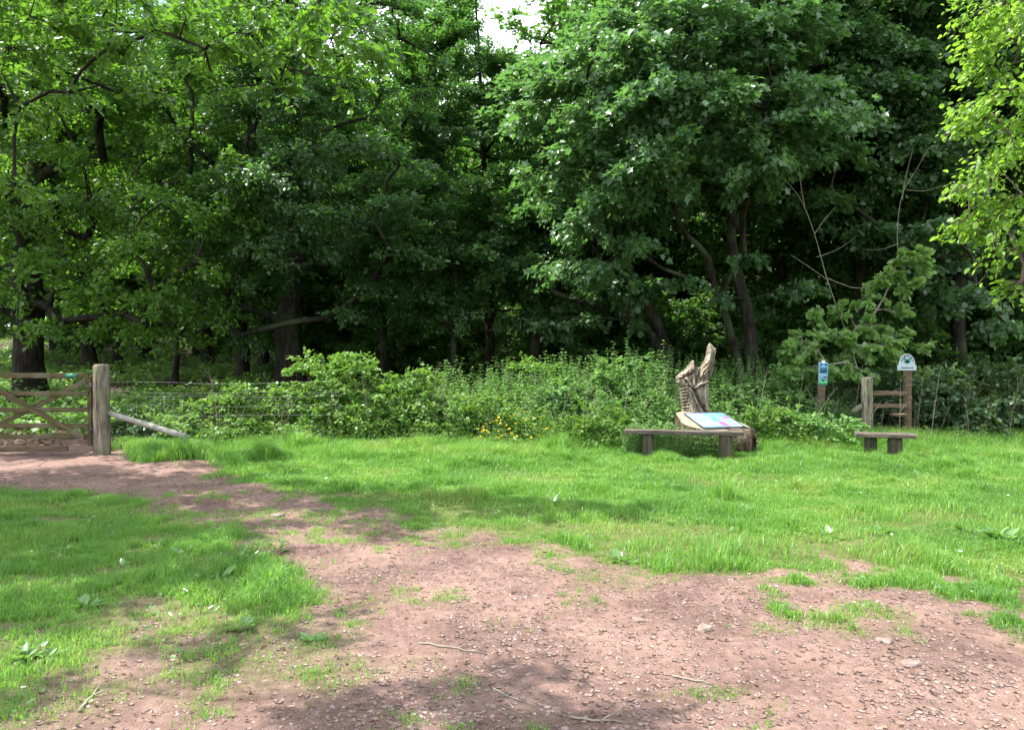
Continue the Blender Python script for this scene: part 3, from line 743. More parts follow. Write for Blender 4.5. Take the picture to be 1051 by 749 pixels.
# ------------------------------------------------------------------ woodland floor
acc = Acc(); rg = np.random.default_rng(61)
n = 48000
Y = 13.5 + 34 * rg.random(n) ** 1.5; X = rg.uniform(-1, 1, n) * (.7 * Y + 1)
keep = fbm(X * .8, Y * .8, 71, 3) > -.12; X, Y = X[keep], Y[keep]; n = len(X)
P = np.stack([X, Y, gfine(X, Y) + rg.uniform(.005, .05, n)], -1)
th = rg.random(n) * 6.283
add_leaves(acc, P, np.stack([np.cos(th), np.sin(th), rg.normal(0, .25, n)], -1), unit(np.array([0, 0, 1.]) + rg.normal(0, .4, (n, 3))), rg.uniform(.045, .10, n), rg.uniform(.03, .07, n), OVAL)
o = link('leaf_litter', acc.mesh('leaf_litter'), M['litter']); o['kind'] = 'stuff'; o['label'] = 'brown dead leaves covering the woodland floor'; o['category'] = 'leaf litter'

acc = Acc()
for i in range(2900):
    Y = 15 + 33 * rg.random() ** 1.4; X = rg.uniform(-1, .9) * (.68 * Y + 1)
    if i > 1900: Y = rg.uniform(18, 64); X = rg.uniform(-.72, -.02) * Y
    if vnoise(X * .45, Y * .45, 81) < .36: continue
    r = rg.uniform(.35, .8); z = float(gfine(X, Y))
    spray(acc, None, rg, np.array([X, Y, z + rg.uniform(.1, .35)]), r, int(75 * r), rg.uniform(.10, .16), OVAL, np.array([0, 0, .3]), .3, 8, False, .25)
o = link('undergrowth', acc.mesh('undergrowth'), M['floorplant']); o['kind'] = 'stuff'; o['label'] = 'low green ground plants scattered over the woodland floor'; o['category'] = 'undergrowth'

# ------------------------------------------------------------------ brambles, nettles, hedge
def bush(name, label, c, rr, n, nl, mat, L, seed, tpl=OVAL6, rmin=.22, rmax=.42, stems=10, cat='bush', flowers=0, wr=.75, group=None):
    rg = np.random.default_rng(seed); base = np.array(snap(c[0], c[1], -.02))
    lv = Acc(); st = Acc()
    for i in range(n):
        d = unit(rg.normal(0, 1, 3)); d[2] = abs(d[2]); q = rg.random() ** .35 * (.82 + .3 * rg.random())
        p = d * np.array(rr) * q; p[2] = max(p[2], .06)
        hg = float(gbase(base[0] + p[0], base[1] + p[1]) - base[2]); p[2] += hg
        r = rg.uniform(rmin, rmax)
        spray(lv, None, rg, p, r, int(nl / n), L, tpl, unit(d * np.array([1, 1, .6])) * .8, .45, 7, False, .2, nj=.6, wr=wr)
    for i in range(stems):
        th = rg.random() * 6.283; q = rg.uniform(.4, 1.0)
        e = np.array([math.cos(th) * rr[0] * q, math.sin(th) * rr[1] * q, rr[2] * rg.uniform(.5, 1.02)])
        s0 = e * np.array([.35, .35, 0]); tube(st, bez(s0, np.array([e[0] * .55, e[1] * .55, e[2] * 1.15]), e, 7), np.linspace(.009, .003, 7), 4)
    t = thing(name, label, cat, base, group=group)
    link('stems', st.mesh('stems', True), M['stem'], t)
    link('foliage', lv.mesh('foliage'), M[mat], t)
    if flowers:
        fl = Acc(); n_ = flowers
        d = unit(rg.normal(0, 1, (n_, 3))); d[:, 2] = abs(d[:, 2]); d[:, 1] = -abs(d[:, 1])
        p = d * np.array(rr) * rg.uniform(.95, 1.1, (n_, 1))
        for k in range(4):
            th = rg.random(n_) * 6.283
            add_leaves(fl, p, np.stack([np.cos(th), np.sin(th), rg.normal(0, .4, n_)], -1), unit(d + rg.normal(0, .4, (n_, 3))), np.full(n_, .028), np.full(n_, .026), OVAL)
        link('blossom', fl.mesh('blossom'), M['flower'], t)
    return t


def P_(px, Y): return ((px - 525.5) / F * Y, Y)
def hz_(py, Y): return CAMZ + (365 - py) / F * Y

bush('bramble_bush', 'tallest bright green bramble bush, at the right end of the wire fence', P_(347, 14.2), (1.35, 1.1, hz_(358, 14.2)), 90, 15000, 'bramble', .07, 501)
bush('bramble_bush', 'low bramble right behind the wire fence wires, left of the tallest bramble', P_(235, 14.0), (1.2, .8, 1.0), 46, 6500, 'bramble', .066, 502)
bush('bramble_bush', 'shaded thin bramble behind the wire fence nearest the round gate post', P_(160, 14.4), (1.0, .7, .72), 26, 2600, 'hedge', .075, 503)
bush('bramble_bush', 'leafy mound on the right flank of the tallest bramble bush', P_(425, 14.2), (1.15, .9, 1.25), 56, 8000, 'bramble', .066, 504)
bush('bramble_bush', 'spreading green mound beside the yellow flowers on their left', P_(480, 13.8), (1.0, .8, .95), 42, 5200, 'bramble', .07, 505)
bush('flowering_bush', 'low shrub with small yellow orange flowers in front of the nettles', P_(533, 13.3), (.85, .6, .62), 36, 4600, 'bramble', .06, 506, flowers=70)
bush('bramble_bush', 'low green mound left of the long bench and behind its left leg', P_(610, 13.2), (1.1, .7, .62), 40, 5200, 'bramble', .065, 507)
bush('bramble_bush', 'low green tangle just left of the carved trunk, behind the long bench', P_(668, 13.4), (.8, .6, .8), 30, 4000, 'nettle', .06, 508)
bush('nettle_clump', 'rounded bright nettle mound just left of the carved trunk, top of the green bank', P_(645, 14.6), (.8, .7, 1.6), 50, 6000, 'nettle', .08, 521, cat='nettles')
bush('nettle_clump', 'bright nettle mound in the bank between yellow flowers and carved trunk', P_(585, 14.4), (.8, .6, 1.25), 42, 4600, 'nettle', .08, 522, cat='nettles')
bush('nettle_clump', 'bright nettle mound just right of the carved trunk', P_(760, 14.3), (.75, .6, 1.2), 42, 4600, 'nettle', .075, 523, cat='nettles')
bush('nettle_clump', 'green nettle mound left of the blue notice', P_(805, 14.4), (.7, .6, 1.2), 38, 4200, 'nettle', .075, 524, cat='nettles')
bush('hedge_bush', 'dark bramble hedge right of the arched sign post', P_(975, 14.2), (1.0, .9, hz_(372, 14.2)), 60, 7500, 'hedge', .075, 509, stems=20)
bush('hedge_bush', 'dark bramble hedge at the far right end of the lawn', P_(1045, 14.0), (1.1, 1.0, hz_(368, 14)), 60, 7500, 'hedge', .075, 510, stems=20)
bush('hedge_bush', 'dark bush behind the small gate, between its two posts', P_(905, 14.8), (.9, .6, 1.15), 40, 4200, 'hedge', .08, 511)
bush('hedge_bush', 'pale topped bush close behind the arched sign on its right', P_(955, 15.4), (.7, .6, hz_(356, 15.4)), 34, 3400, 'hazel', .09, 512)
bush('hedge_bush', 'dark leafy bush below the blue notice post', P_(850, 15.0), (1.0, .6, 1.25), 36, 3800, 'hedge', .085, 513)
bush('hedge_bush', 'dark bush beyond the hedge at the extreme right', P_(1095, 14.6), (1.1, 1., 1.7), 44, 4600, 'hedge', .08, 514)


def herbs(name, label, n, region, hfun, mat, L, seed, cat='nettles'):
    """upright leafy stems, opposite leaves"""
    rg = np.random.default_rng(seed); lv = Acc()
    for i in range(n):
        px = rg.uniform(region[0], region[1]); Y = rg.uniform(region[2], region[3]); X = (px - 525.5) / F * Y
        h = hfun(px, Y) * rg.uniform(.72, 1.08) * (.72 + .62 * float(vnoise(X * 2.1, Y * 2.1, seed)))
        if h < .1: continue
        z0 = float(gfine(X, Y)); lean = rg.normal(0, .2, 2) * h
        k = max(4, int(h / .075)); t = np.linspace(.22, 1, k)
        C = np.stack([X + lean[0] * t, Y + lean[1] * t, z0 + h * t], -1)
        a0 = rg.random() * 6.283 + np.arange(k) * 1.57
        C = np.concatenate([C, C]); th = np.concatenate([a0, a0 + math.pi]) + rg.normal(0, .3, 2 * k)
        s = np.concatenate([1.15 - .65 * t, 1.15 - .65 * t]) * L * rg.uniform(.8, 1.2, 2 * k)
        A = np.stack([np.cos(th), np.sin(th), rg.normal(-.05, .3, 2 * k)], -1)
        add_leaves(lv, C, A, unit(np.array([0, 0, 1.]) + rg.normal(0, .3, (2 * k, 3)) + .3 * A), s, s * .5, OVAL)
        p = np.array([[X, Y, z0], [X + lean[0] * .5, Y + lean[1] * .5, z0 + h * .5], [X + lean[0], Y + lean[1], z0 + h]])
        tube(lv, p, [.005, .004, .002], 3)
    o = link(name, lv.mesh(name), M[mat]); o['kind'] = 'stuff'; o['label'] = label; o['category'] = cat
    return o


herbs('nettles', 'bed of upright green nettles between the brambles and the carved trunk', 900, (400, 700, 13.3, 16.2),
      lambda px, Y: np.interp(px, [400, 470, 520, 590, 640, 690], [1.05, 1.15, 1.3, 1.3, 1.6, 1.5]) * np.interp(Y, [13.3, 14, 15.2], [.45, .75, 1.0]), 'nettle', .115, 601)
herbs('nettles', 'bed of tall pale green nettles right of the carved trunk, up to the blue notice', 800, (715, 885, 13.0, 15.6),
      lambda px, Y: np.interp(px, [715, 760, 830, 885], [1.5, 1.45, 1.25, 1.05]) * np.interp(Y, [13, 13.7, 15.2], [.22, .5, 1.0]), 'nettle', .105, 602)
rgd = np.random.default_rng(630); ds = Acc()
for i in range(170):
    px = rgd.uniform(215, 1040); Y = rgd.uniform(13.2, 15.2); X, _ = P_(px, Y); h = rgd.uniform(.5, 1.45); z0 = float(gfine(X, Y)); th = rgd.random() * 6.283; ln = rgd.uniform(.1, .6) * h
    p0 = np.array([X, Y, z0]); p2 = p0 + [math.cos(th) * ln, math.sin(th) * ln, h]; tube(ds, bez(p0, (p0 + p2) / 2 + [0, 0, .18 * h], p2, 6), np.linspace(.006, .002, 6), 4)
    for k in range(3):
        q = p0 + (p2 - p0) * rgd.uniform(.4, .95); e = q + rgd.normal(0, .12, 3) + [0, 0, .1]; tube(ds, np.array([q, (q + e) / 2 + [0, 0, .02], e]), [.003, .002, .001], 3)
o = link('dead_stems', ds.mesh('dead_stems', True), M['twig']); o['kind'] = 'stuff'; o['label'] = 'dry bare stems and arching canes tangled through the green bank'; o['category'] = 'dead stems'
herbs('weeds', 'loose leafy weeds in front of the wire fence and brambles', 380, (205, 640, 12.6, 13.6), lambda px, Y: .42 + 0 * px, 'bramble', .075, 603, 'weeds')
bush('bramble_bush', 'low bright bramble mound right of the carved trunk, at the grass edge', P_(785, 13.4), (.8, .5, .62), 36, 4600, 'bramble', .06, 525)
bush('bramble_bush', 'low bright bramble mound below the blue notice, at the grass edge', P_(838, 13.3), (.75, .5, .6), 34, 4200, 'nettle', .065, 526)
bush('bramble_bush', 'pale green bramble mound on top of the bank above the yellow flowers', P_(540, 14.9), (.9, .7, 1.35), 44, 5200, 'bramble', .066, 527)
herbs('weeds', 'leafy weeds growing against the log under the long bench', 420, (640, 752, 12.10, 12.38), lambda px, Y: .42 + 0 * px, 'nettle', .06, 605, 'weeds')
herbs('weeds', 'loose leafy weeds along the foot of the dark hedge and small gate', 220, (770, 1060, 12.7, 13.5), lambda px, Y: .36 + 0 * px, 'nettle', .07, 604, 'weeds')

# ------------------------------------------------------------------ grass
def blades(X, Y, h, w, rg, mat, name):
    n = len(X); z = gfine(X, Y) - .004
    th = rg.random(n) * 6.283; a = np.stack([np.cos(th), np.sin(th), np.zeros(n)], -1)   # bend direction
    s = np.stack([-np.sin(th), np.cos(th), np.zeros(n)], -1)
    tw = rg.normal(0, .6, n); s = unit(s + a * tw[:, None])
    bend = rg.uniform(.15, .95, n) * h
    b0 = np.stack([X, Y, z], -1); up = np.array([0, 0, 1.])
    mid = b0 + a * (bend * .32)[:, None] + up * (h * .62)[:, None]
    tip = b0 + a * bend[:, None] + up * (h * np.sqrt(np.maximum(.15, 1 - (bend / h) ** 2 * .6)))[:, None]
    hw = (w / 2)[:, None]
    v = np.stack([b0 - s * hw, b0 + s * hw, mid + s * hw * .8, mid - s * hw * .8, tip], 1).reshape(-1, 3)
    o = (np.arange(n) * 5)[:, None]
    me = np_mesh(name, v, [o + np.array([[0, 1, 2, 3]]), o + np.array([[3, 2, 4]])])
    ob = link(name, me, mat); ob['kind'] = 'stuff'
    return ob


rg = np.random.default_rng(91)
def sample(n, x0, x1, y0, y1, dens):
    X = rg.uniform(x0, x1, n); Y = rg.uniform(y0, y1, n)
    k = (np.abs(X) < .69 * Y + 2.6); X, Y = X[k], Y[k]
    d = dens(X, Y); k = rg.random(len(X)) < d
    return X[k], Y[k]

tuft = lambda X, Y: .35 + 1.3 * np.clip(fbm(X * 4.0, Y * 4.0, 93, 3) + .42, 0, 1) ** 1.4
TC = np.stack([rg.uniform(-9, 10, 520), rg.uniform(4.5, 12.8, 520)], -1); TR = rg.uniform(.07, .22, 520); TH = rg.uniform(.5, 1.6, 520)
def tufts(X, Y):
    t = np.zeros(len(X))
    for (cx, cy), r, hh in zip(TC, TR, TH):
        k = np.flatnonzero((np.abs(X - cx) < 2 * r) & (np.abs(Y - cy) < 2 * r))
        if len(k): t[k] = np.maximum(t[k], hh * np.exp(-((X[k] - cx) ** 2 + (Y[k] - cy) ** 2) / r ** 2))
    return t
worn = lambda X, Y: 1 - .85 * smooth(-.01, .17, fbm(X * .8, Y * .8, 113, 4)) * smooth(12.5, 11, Y)
X, Y = sample(2200000, -11.5, 12.5, 4.2, 13.8, lambda X, Y: worn(X, Y) * grassiness(X, Y) ** 1.3 * np.clip(tuft(X, Y), 0, 1) * (poly_sd(X, Y, LEFT) < 0.3))
g = grassiness(X, Y)
lush = smooth(10.2, 12.8, Y + 1.2 * fbm(X * .5, Y * .5, 95, 3))
near = np.minimum(np.hypot(X - 2.6, (Y - 11.9) * 1.6), np.hypot(X - 5.7, (Y - 11.7) * 1.4))
lush = lush * smooth(.7, 2.2, near) * (.35 + .65 * smooth(2.5, -1, X))
h = (.022 + .062 * g ** 2 * np.clip(.65 + 2.4 * fbm(X * 1.3, Y * 1.3, 97, 3) + 1.2 * fbm(X * 5, Y * 5, 98, 2), .2, 2.2) + .15 * lush) * (1 + tufts(X, Y)) * rg.uniform(.55, 1.3, len(X))
o = blades(X, Y, h, rg.uniform(.004, .0085, len(X)) * (1 + .35 * (Y > 9)), rg, M['grass'], 'grass')
o['label'] = 'bright sunlit lawn of uneven grass running up to the nettles'; o['category'] = 'grass'
X, Y = sample(760000, -8.5, 1.2, 2.9, 9.2, lambda X, Y: grassiness(X, Y) ** 1.1 * np.clip(tuft(X, Y), 0, 1) * (.15 + .85 * smooth(-.06, .10, fbm(X * 7, Y * 7, 121, 2) + .25 * (grassiness(X, Y) - .5))) * (poly_sd(X, Y, LEFT) > -.35))
h = (.020 + .070 * np.clip(.55 + 2.2 * fbm(X * 1.6, Y * 1.6, 99, 3), .05, 1.5) * smooth(3.2, 6.5, Y + .4)) * rg.uniform(.6, 1.35, len(X))
o = blades(X, Y, h + .012, rg.uniform(.003, .0065, len(X)), rg, M['grass'], 'grass')
o['label'] = 'patchy trodden grass left of the dirt track'; o['category'] = 'grass'
X, Y = sample(200000, 1.0, 11.5, 12.1, 13.9, lambda X, Y: .25 + .75 * smooth(-.05, .1, fbm(X * 1.5, Y * 1.5, 131, 3)))
h = (.10 + .20 * smooth(12.1, 13.2, Y)) * rg.uniform(.5, 1.35, len(X)) * smooth(.35, 1.3, np.hypot(X - 5.7, (Y - 11.9) * 1.2)) + .03
o = blades(X, Y, h, rg.uniform(.004, .008, len(X)), rg, M['grass'], 'tall_grass')
o['label'] = 'taller seeding grass at the foot of the nettles right of the log'; o['category'] = 'grass'
# sparse sprigs in the track
X, Y = sample(420000, -4, 9, 2.8, 9, lambda X, Y: (grassiness(X, Y) < .4) * smooth(.14, .26, fbm(X * 2.2, Y * 2.2, 103, 3) + .16 * smooth(4, 7.2, Y) + .05 * smooth(1, 4, X)) * (.1 + .9 * smooth(-.02, .12, fbm(X * 9, Y * 9, 123, 2))))
h = rg.uniform(.015, .05, len(X))
o = blades(X, Y, h, rg.uniform(.003, .0055, len(X)), rg, M['grass'], 'grass')
o['label'] = 'thin grass sprigs pushing up through the bare track'; o['category'] = 'grass'
# small broad leaves in the turf
n = 9000
X, Y = sample(30000, -8, 9, 3.4, 12.5, lambda X, Y: (grassiness(X, Y) > .35) * (fbm(X * 1.5, Y * 1.5, 107, 3) > .05) * .6)
n = len(X); acc = Acc(); th = rg.random(n) * 6.283
add_leaves(acc, np.stack([X, Y, gfine(X, Y) + rg.uniform(.015, .07, n)], -1), np.stack([np.cos(th), np.sin(th), rg.normal(.1, .3, n)], -1), unit(np.array([0, 0, 1.]) + rg.normal(0, .4, (n, 3))), rg.uniform(.02, .05, n), rg.uniform(.015, .032, n), OVAL6)
o = link('clover', acc.mesh('clover'), M['dock']); o['kind'] = 'stuff'; o['label'] = 'small broad leaved weeds and clover mixed through the turf'; o['category'] = 'ground cover'

# ------------------------------------------------------------------ stones, sticks, docks
ico = bmesh.new(); bmesh.ops.create_icosphere(ico, subdivisions=1, radius=1)
IV = np.array([v.co[:] for v in ico.verts]); IF = np.array([[v.index for v in f.verts] for f in ico.faces]); ico.free()
def stones(n, ydist, smin, smax, seed):
    rg = np.random.default_rng(seed); acc = Acc()
    Y = ydist(rg, n); X = rg.uniform(-1, 1, n) * (.69 * Y + .4)
    k = (grassiness(X, Y) < .55) & (rg.random(n) < .30 + 2.6 * np.clip(fbm(X * 1.4, Y * 1.4, 111, 4) + .08, 0, .4)); X, Y = X[k], Y[k]; n = len(X)
    s = smin * (smax / smin) ** (rg.random(n) ** 2.4)
    kk = 6; a = (np.arange(kk) + rg.uniform(-.35, .35, (n, kk))) * 2 * math.pi / kk; rr = s[:, None] * rg.uniform(.65, 1.15, (n, kk))
    el = rg.uniform(.45, 1, n)[:, None]; th = rg.random(n)[:, None] * 6.283
    x0 = rr * np.cos(a); y0 = rr * np.sin(a) * el
    x = x0 * np.cos(th) - y0 * np.sin(th); y = x0 * np.sin(th) + y0 * np.cos(th)
    hgt = (s * rg.uniform(.04, .24, n))[:, None]; tx = rg.normal(0, .09, (n, 1)); ty = rg.normal(0, .09, (n, 1))
    z0 = gfine(X, Y)[:, None]
    top = np.stack([x * .86 + X[:, None], y * .86 + Y[:, None], z0 + hgt + x * tx + y * ty + rg.normal(0, .06, (n, kk)) * s[:, None]], -1)
    bot = np.stack([x * 1.06 + X[:, None], y * 1.06 + Y[:, None], z0 - s[:, None] * .55 - .006 + x * tx + y * ty], -1)
    o = (np.arange(n) * 2 * kk)[:, None, None]; j = np.arange(kk); j2 = (j + 1) % kk
    acc.add(np.concatenate([top, bot], 1).reshape(-1, 3), (np.stack([j, kk + j, kk + j2, j2], -1)[None, :, ::1] + o).reshape(-1, 4)[:, ::-1], (j[None, None] + o).reshape(-1, kk))
    return acc.mesh('gravel')
o = link('gravel', stones(150000, lambda r, n: 2.6 + 7.5 * r.random(n) ** 1.3, .0035, .025, 1), M['stone']); o['kind'] = 'stuff'; o['label'] = 'loose reddish stones and chips scattered over the dirt track'; o['category'] = 'gravel'
acc = Acc(); n = 6000
Y = 2.6 + 9.5 * rg.random(n) ** 1.2; X = rg.uniform(-1, 1, n) * (.69 * Y + .4); k = grassiness(X, Y) < .75; X, Y = X[k], Y[k]; n = len(X); th = rg.random(n) * 6.283
add_leaves(acc, np.stack([X, Y, gfine(X, Y) + rg.uniform(.004, .015, n)], -1), np.stack([np.cos(th), np.sin(th), rg.normal(0, .15, n)], -1), unit(np.array([0, 0, 1.]) + rg.normal(0, .3, (n, 3))), rg.uniform(.012, .045, n), rg.uniform(.006, .022, n), OVAL)
o = link('leaf_litter', acc.mesh('leaf_litter'), M['litter']); o['kind'] = 'stuff'; o['label'] = 'scraps of dead leaf and bark lying on the dirt track'; o['category'] = 'leaf litter'

for i, (px, py, s, lb) in enumerate([(935, 680, .05, 'largest flat pinkish stone set in the track at lower right'), (723, 645, .055, 'pale stone beside a grass sprig in the middle of the track'), (655, 638, .04, 'small dark edged stone on the pale part of the track'),
                                     (285, 530, .07, 'brown stone at the upper bend of the track near the left grass'), (908, 658, .045, 'thin flat stone left of the largest flat stone'), (178, 506, .06, 'pale stone at the upper corner of the left grass')]):
    x, y = gpt(px, py); rs = np.random.default_rng(700 + i)
    bm = bmesh.new(); bmesh.ops.create_icosphere(bm, subdivisions=3, radius=1)
    for v in bm.verts:
        n_ = 1 + .22 * math.sin(v.co.x * 3.1 + i) * math.cos(v.co.y * 2.7 + 2 * i) + rs.normal(0, .035)
        v.co = Vector((v.co.x * s * n_, v.co.y * s * .75 * n_, max(-.6, min(.62, v.co.z * 1.1)) * s * .5 * n_))
    me = bpy.data.meshes.new('stone'); bm.to_mesh(me); bm.free()
    thing('stone', lb, 'stone', snap(x, y, s * .08), i * 1.3, me=me, mat=M['bigstone'])

for i, (p0, p1, r, lb) in enumerate([((82, 730), (102, 706), .011, 'short pale stick lying in the left bottom corner'), ((430, 663), (500, 672), .008, 'thin crooked twig lying on the left part of the bare track'), ((690, 692), (732, 700), .009, 'forked twig lying on the lower middle of the track'),
                                     ((585, 738), (640, 745), .010, 'forked twig nearest the bottom edge of the track'), ((505, 704), (535, 722), .008, 'short twig in the small grass sprig at bottom centre')]):
    a = np.array([*gpt(*p0), 0.]); c = np.array([*gpt(*p1), 0.]); rs = np.random.default_rng(720 + i)
    base = np.array(snap(a[0], a[1])); t = np.linspace(0, 1, 8)[:, None]; p = a + (c - a) * t; p[1:-1, :2] += rs.normal(0, .005, (6, 2)); p[:, 2] = gfine(p[:, 0], p[:, 1]) + r * .7
    ac = Acc(); tube(ac, p - base, np.linspace(r * .7, r * .35, 8), 6, True, .2, rs)
    q = p[4] - base; tube(ac, np.array([q, q + [.03, .02, .01], q + [.075, .05, .012]]), [r * .5, r * .4, r * .2], 5, True)
    thing('stick', lb, 'stick', base, me=ac.mesh('stick', True), mat=M['twig'])

for i, (px, py, s, nl, lb) in enumerate([(222, 598, .15, 13, 'broad leaved dock in dense tuft at the middle of the left grass'), (245, 575, .11, 9, 'small pale leaved dock at the right edge of the left grass'), (190, 570, .11, 9, 'small dock among the left grass, left of two others'),
                                         (283, 565, .11, 9, 'dock by a clod where the left grass meets the track'), (163, 562, .10, 8, 'pale leaved dock highest in the left grass'), (1025, 556, .20, 14, 'large dock with shiny pale leaves at the right edge of the lawn'),
                                         (988, 548, .13, 9, 'smaller dock left of the large shiny one on the lawn'), (945, 492, .17, 14, 'dark weed clump on the lawn below the short bench')]):
    x, y = gpt(px, py); rs = np.random.default_rng(740 + i); ac = Acc()
    nl = nl * 2; s *= .72; th = rs.random(nl) * 6.283; el = rs.uniform(.15, 1.1, nl)
    A = np.stack([np.cos(th), np.sin(th), el], -1); S = s * rs.uniform(.6, 1.15, nl)
    C = A * rs.uniform(.02, .06, (nl, 1))
    add_leaves(ac, C, A, unit(np.array([0, 0, 1.]) - .5 * A * el[:, None] + rs.normal(0, .4, (nl, 3))), S, S * .42, OVAL6)
    thing('dock_plant', lb, 'plant', snap(x, y, .0), 0, 'broad leaved docks in the grass', ac.mesh('dock_plant'), M['dock'])


rs = np.random.default_rng(760); first = None
for i in range(26):
    while True:
        px, py = (rs.uniform(5, 345), rs.uniform(515, 690)) if i < 18 else (rs.uniform(400, 1040), rs.uniform(500, 590))
        x, y = gpt(px, py)
        if float(grassiness(np.array([x]), np.array([y]))[0]) > .55: break
    if i < 3 or i == 18:
        nl = 12; ac = Acc(); th = rs.random(nl) * 6.283; el = rs.uniform(.1, .9, nl); A = np.stack([np.cos(th), np.sin(th), el], -1); S = .085 * rs.uniform(.5, 1.15, nl)
        add_leaves(ac, A * rs.uniform(.01, .04, (nl, 1)), A, unit(np.array([0, 0, 1.]) + rs.normal(0, .4, (nl, 3))), S, S * .5, OVAL6); me = ac.mesh('broad_weed')
    g_ = ('small broad leaved weed low in the left foreground grass', 'small weeds in the left grass') if i < 18 else ('small broad leaved weed low in the sunlit lawn', 'small weeds in the lawn')
    o = thing('broad_weed', g_[0], 'weed', snap(x, y, .0), rs.random() * 6.28, g_[1], me, M['dock']); o.scale = (rs.uniform(.7, 1.4),) * 3


# ------------------------------------------------------------------ timber things
def log_acc(P, r, k=20, seed=0, rough=.05, groove=.03):
    rs = np.random.default_rng(seed); ac = Acc(); tube(ac, P, r, k, True, rough, rs); return ac


def post_mesh(h, r, seed, k=22, rings=16, dome=.03, lean=(0, 0), sink=.12):
    rs = np.random.default_rng(seed); z = np.concatenate([np.linspace(-sink, h - dome, rings), [h - dome * .4, h]])
    prof = 1 + .12 * rs.normal(0, .35, k); prof = np.clip(prof, .9, 1.1)
    v = []
    for i, q in enumerate(z):
        rr = r * (1 + .10 * (1 - min(1, max(0, q) / h)) ** 2) * (1 if i < rings else (.93 if i == rings else .72))
        a = np.arange(k) * 2 * math.pi / k
        rad = rr * prof * (1 + .018 * rs.normal(0, 1, k))
        v.append(np.stack([lean[0] * q + rad * np.cos(a), lean[1] * q + rad * np.sin(a), np.full(k, q) + (rs.normal(0, .006, k) if i >= rings else 0)], -1))
    m = len(z); i = np.arange(m - 1)[:, None] * k; j = np.arange(k)[None]; j2 = (j + 1) % k
    ac = Acc(); ac.add(np.concatenate(v), np.stack([i + j, i + j2, i + k + j2, i + k + j], -1).reshape(-1, 4), (np.arange(k) + (m - 1) * k)[None])
    return ac.mesh('post', False)


def bevel_board(name, size, mat, parent, loc, rot=(0, 0, 0), seed=0, cuts=10, wob=.004, bev=.006):
    bm = bmesh.new(); bmesh.ops.create_cube(bm, size=1)
    bmesh.ops.scale(bm, vec=size, verts=bm.verts)
    ax = int(np.argmax(size))
    ed = [e for e in bm.edges if abs((e.verts[0].co - e.verts[1].co)[ax]) > size[ax] * .9]
    bmesh.ops.subdivide_edges(bm, edges=ed, cuts=cuts)
    bmesh.ops.bevel(bm, geom=[e for e in bm.edges if e.calc_face_angle(0) > 1], offset=bev, segments=1, affect='EDGES')
    rs = random.Random(seed)
    for v in bm.verts:
        ph = v.co[ax] * 2.1 + seed
        v.co += Vector((rs.uniform(-wob, wob) * .5, rs.uniform(-wob, wob) + wob * math.sin(ph), rs.uniform(-wob, wob) + wob * math.sin(ph * 1.3 + 1)))
    o = bm_obj(name, bm, mat, parent); o.location = loc; o.rotation_euler = rot
    return o


# gate post
gpx, gY = P_(104, 12.6)
gp = thing('gate_post', 'thick round weathered post at the hanging end of the field gate', 'post', snap(gpx, gY), me=post_mesh(1.47, .113, 801), mat=M['post'])
g2 = thing('gate_post', 'round weathered post at the far end of the field gate, beyond the picture edge', 'post', snap(gpx - 3.35, gY + .1), me=post_mesh(1.4, .125, 802), mat=M['post'])
# field gate
gt = thing('field_gate', 'wooden five bar field gate with crossed braces, closed across the track', 'gate', snap(gpx - .16, gY + .03))
zs = [hz_(y, 12.65) for y in (384.5, 402.5, 419.5, 435.5, 447.0)]
hs = [.085, .075, .075, .075, .075]
for i, (z, h) in enumerate(zip(zs, hs)):
    bevel_board('rail', (2.98, .03, h), M['gate'], gt, (-1.55, -.0, z), (0, R(.3 if i % 2 else -.2), 0), i)
bevel_board('rail', (2.7, .05, .085), M['rail'], gt, (-1.78, .03, hz_(460, 12.65)), (0, R(-.6), 0), 9)
bevel_board('stile', (.07, .065, 1.15), M['gate'], gt, (-.055, .03, .72), (0, 0, 0), 11)
bevel_board('stile', (.07, .065, 1.15), M['gate'], gt, (-3.03, .03, .72), (0, 0, 0), 12)
def brace(x0, z0, x1, z1, y, s):
    L_ = math.hypot(x1 - x0, z1 - z0); bevel_board('brace', (L_, .028, .085), M['gate'], gt, ((x0 + x1) / 2, y, (z0 + z1) / 2), (0, -math.atan2(z1 - z0, x1 - x0), 0), s)
brace(-1.58, hz_(398, 12.6), -.12, hz_(448, 12.6), -.033, 21)
brace(-1.62, hz_(437, 12.6), -.12, hz_(390, 12.6), .034, 22)
brace(-1.66, hz_(398, 12.6), -2.95, hz_(448, 12.6), -.033, 23)
ac = Acc(); boxv(ac, (0, 0, 0), (.19, .006, .062))
for dx in (-.078, .078): boxv(ac, (dx, -.005, 0), (.012, .004, .012), mi=1)
pl = link('plaque', ac.mesh('plaque'), [M['green'], M['metal']], gt); pl.location = (-.34, -.0215, zs[0]); pl['label'] = 'small green plaque on the top rail'
for z in (.42, 1.12):
    ac = Acc(); tube(ac, np.array([[.16, -.02, z], [-.1, -.02, z]]), .012, 6, True); tube(ac, np.array([[-.02, -.02, z - .05], [-.02, -.02, z + .05]]), .014, 6, True)
    link('hinge', ac.mesh('hinge'), M['metal'], gt)

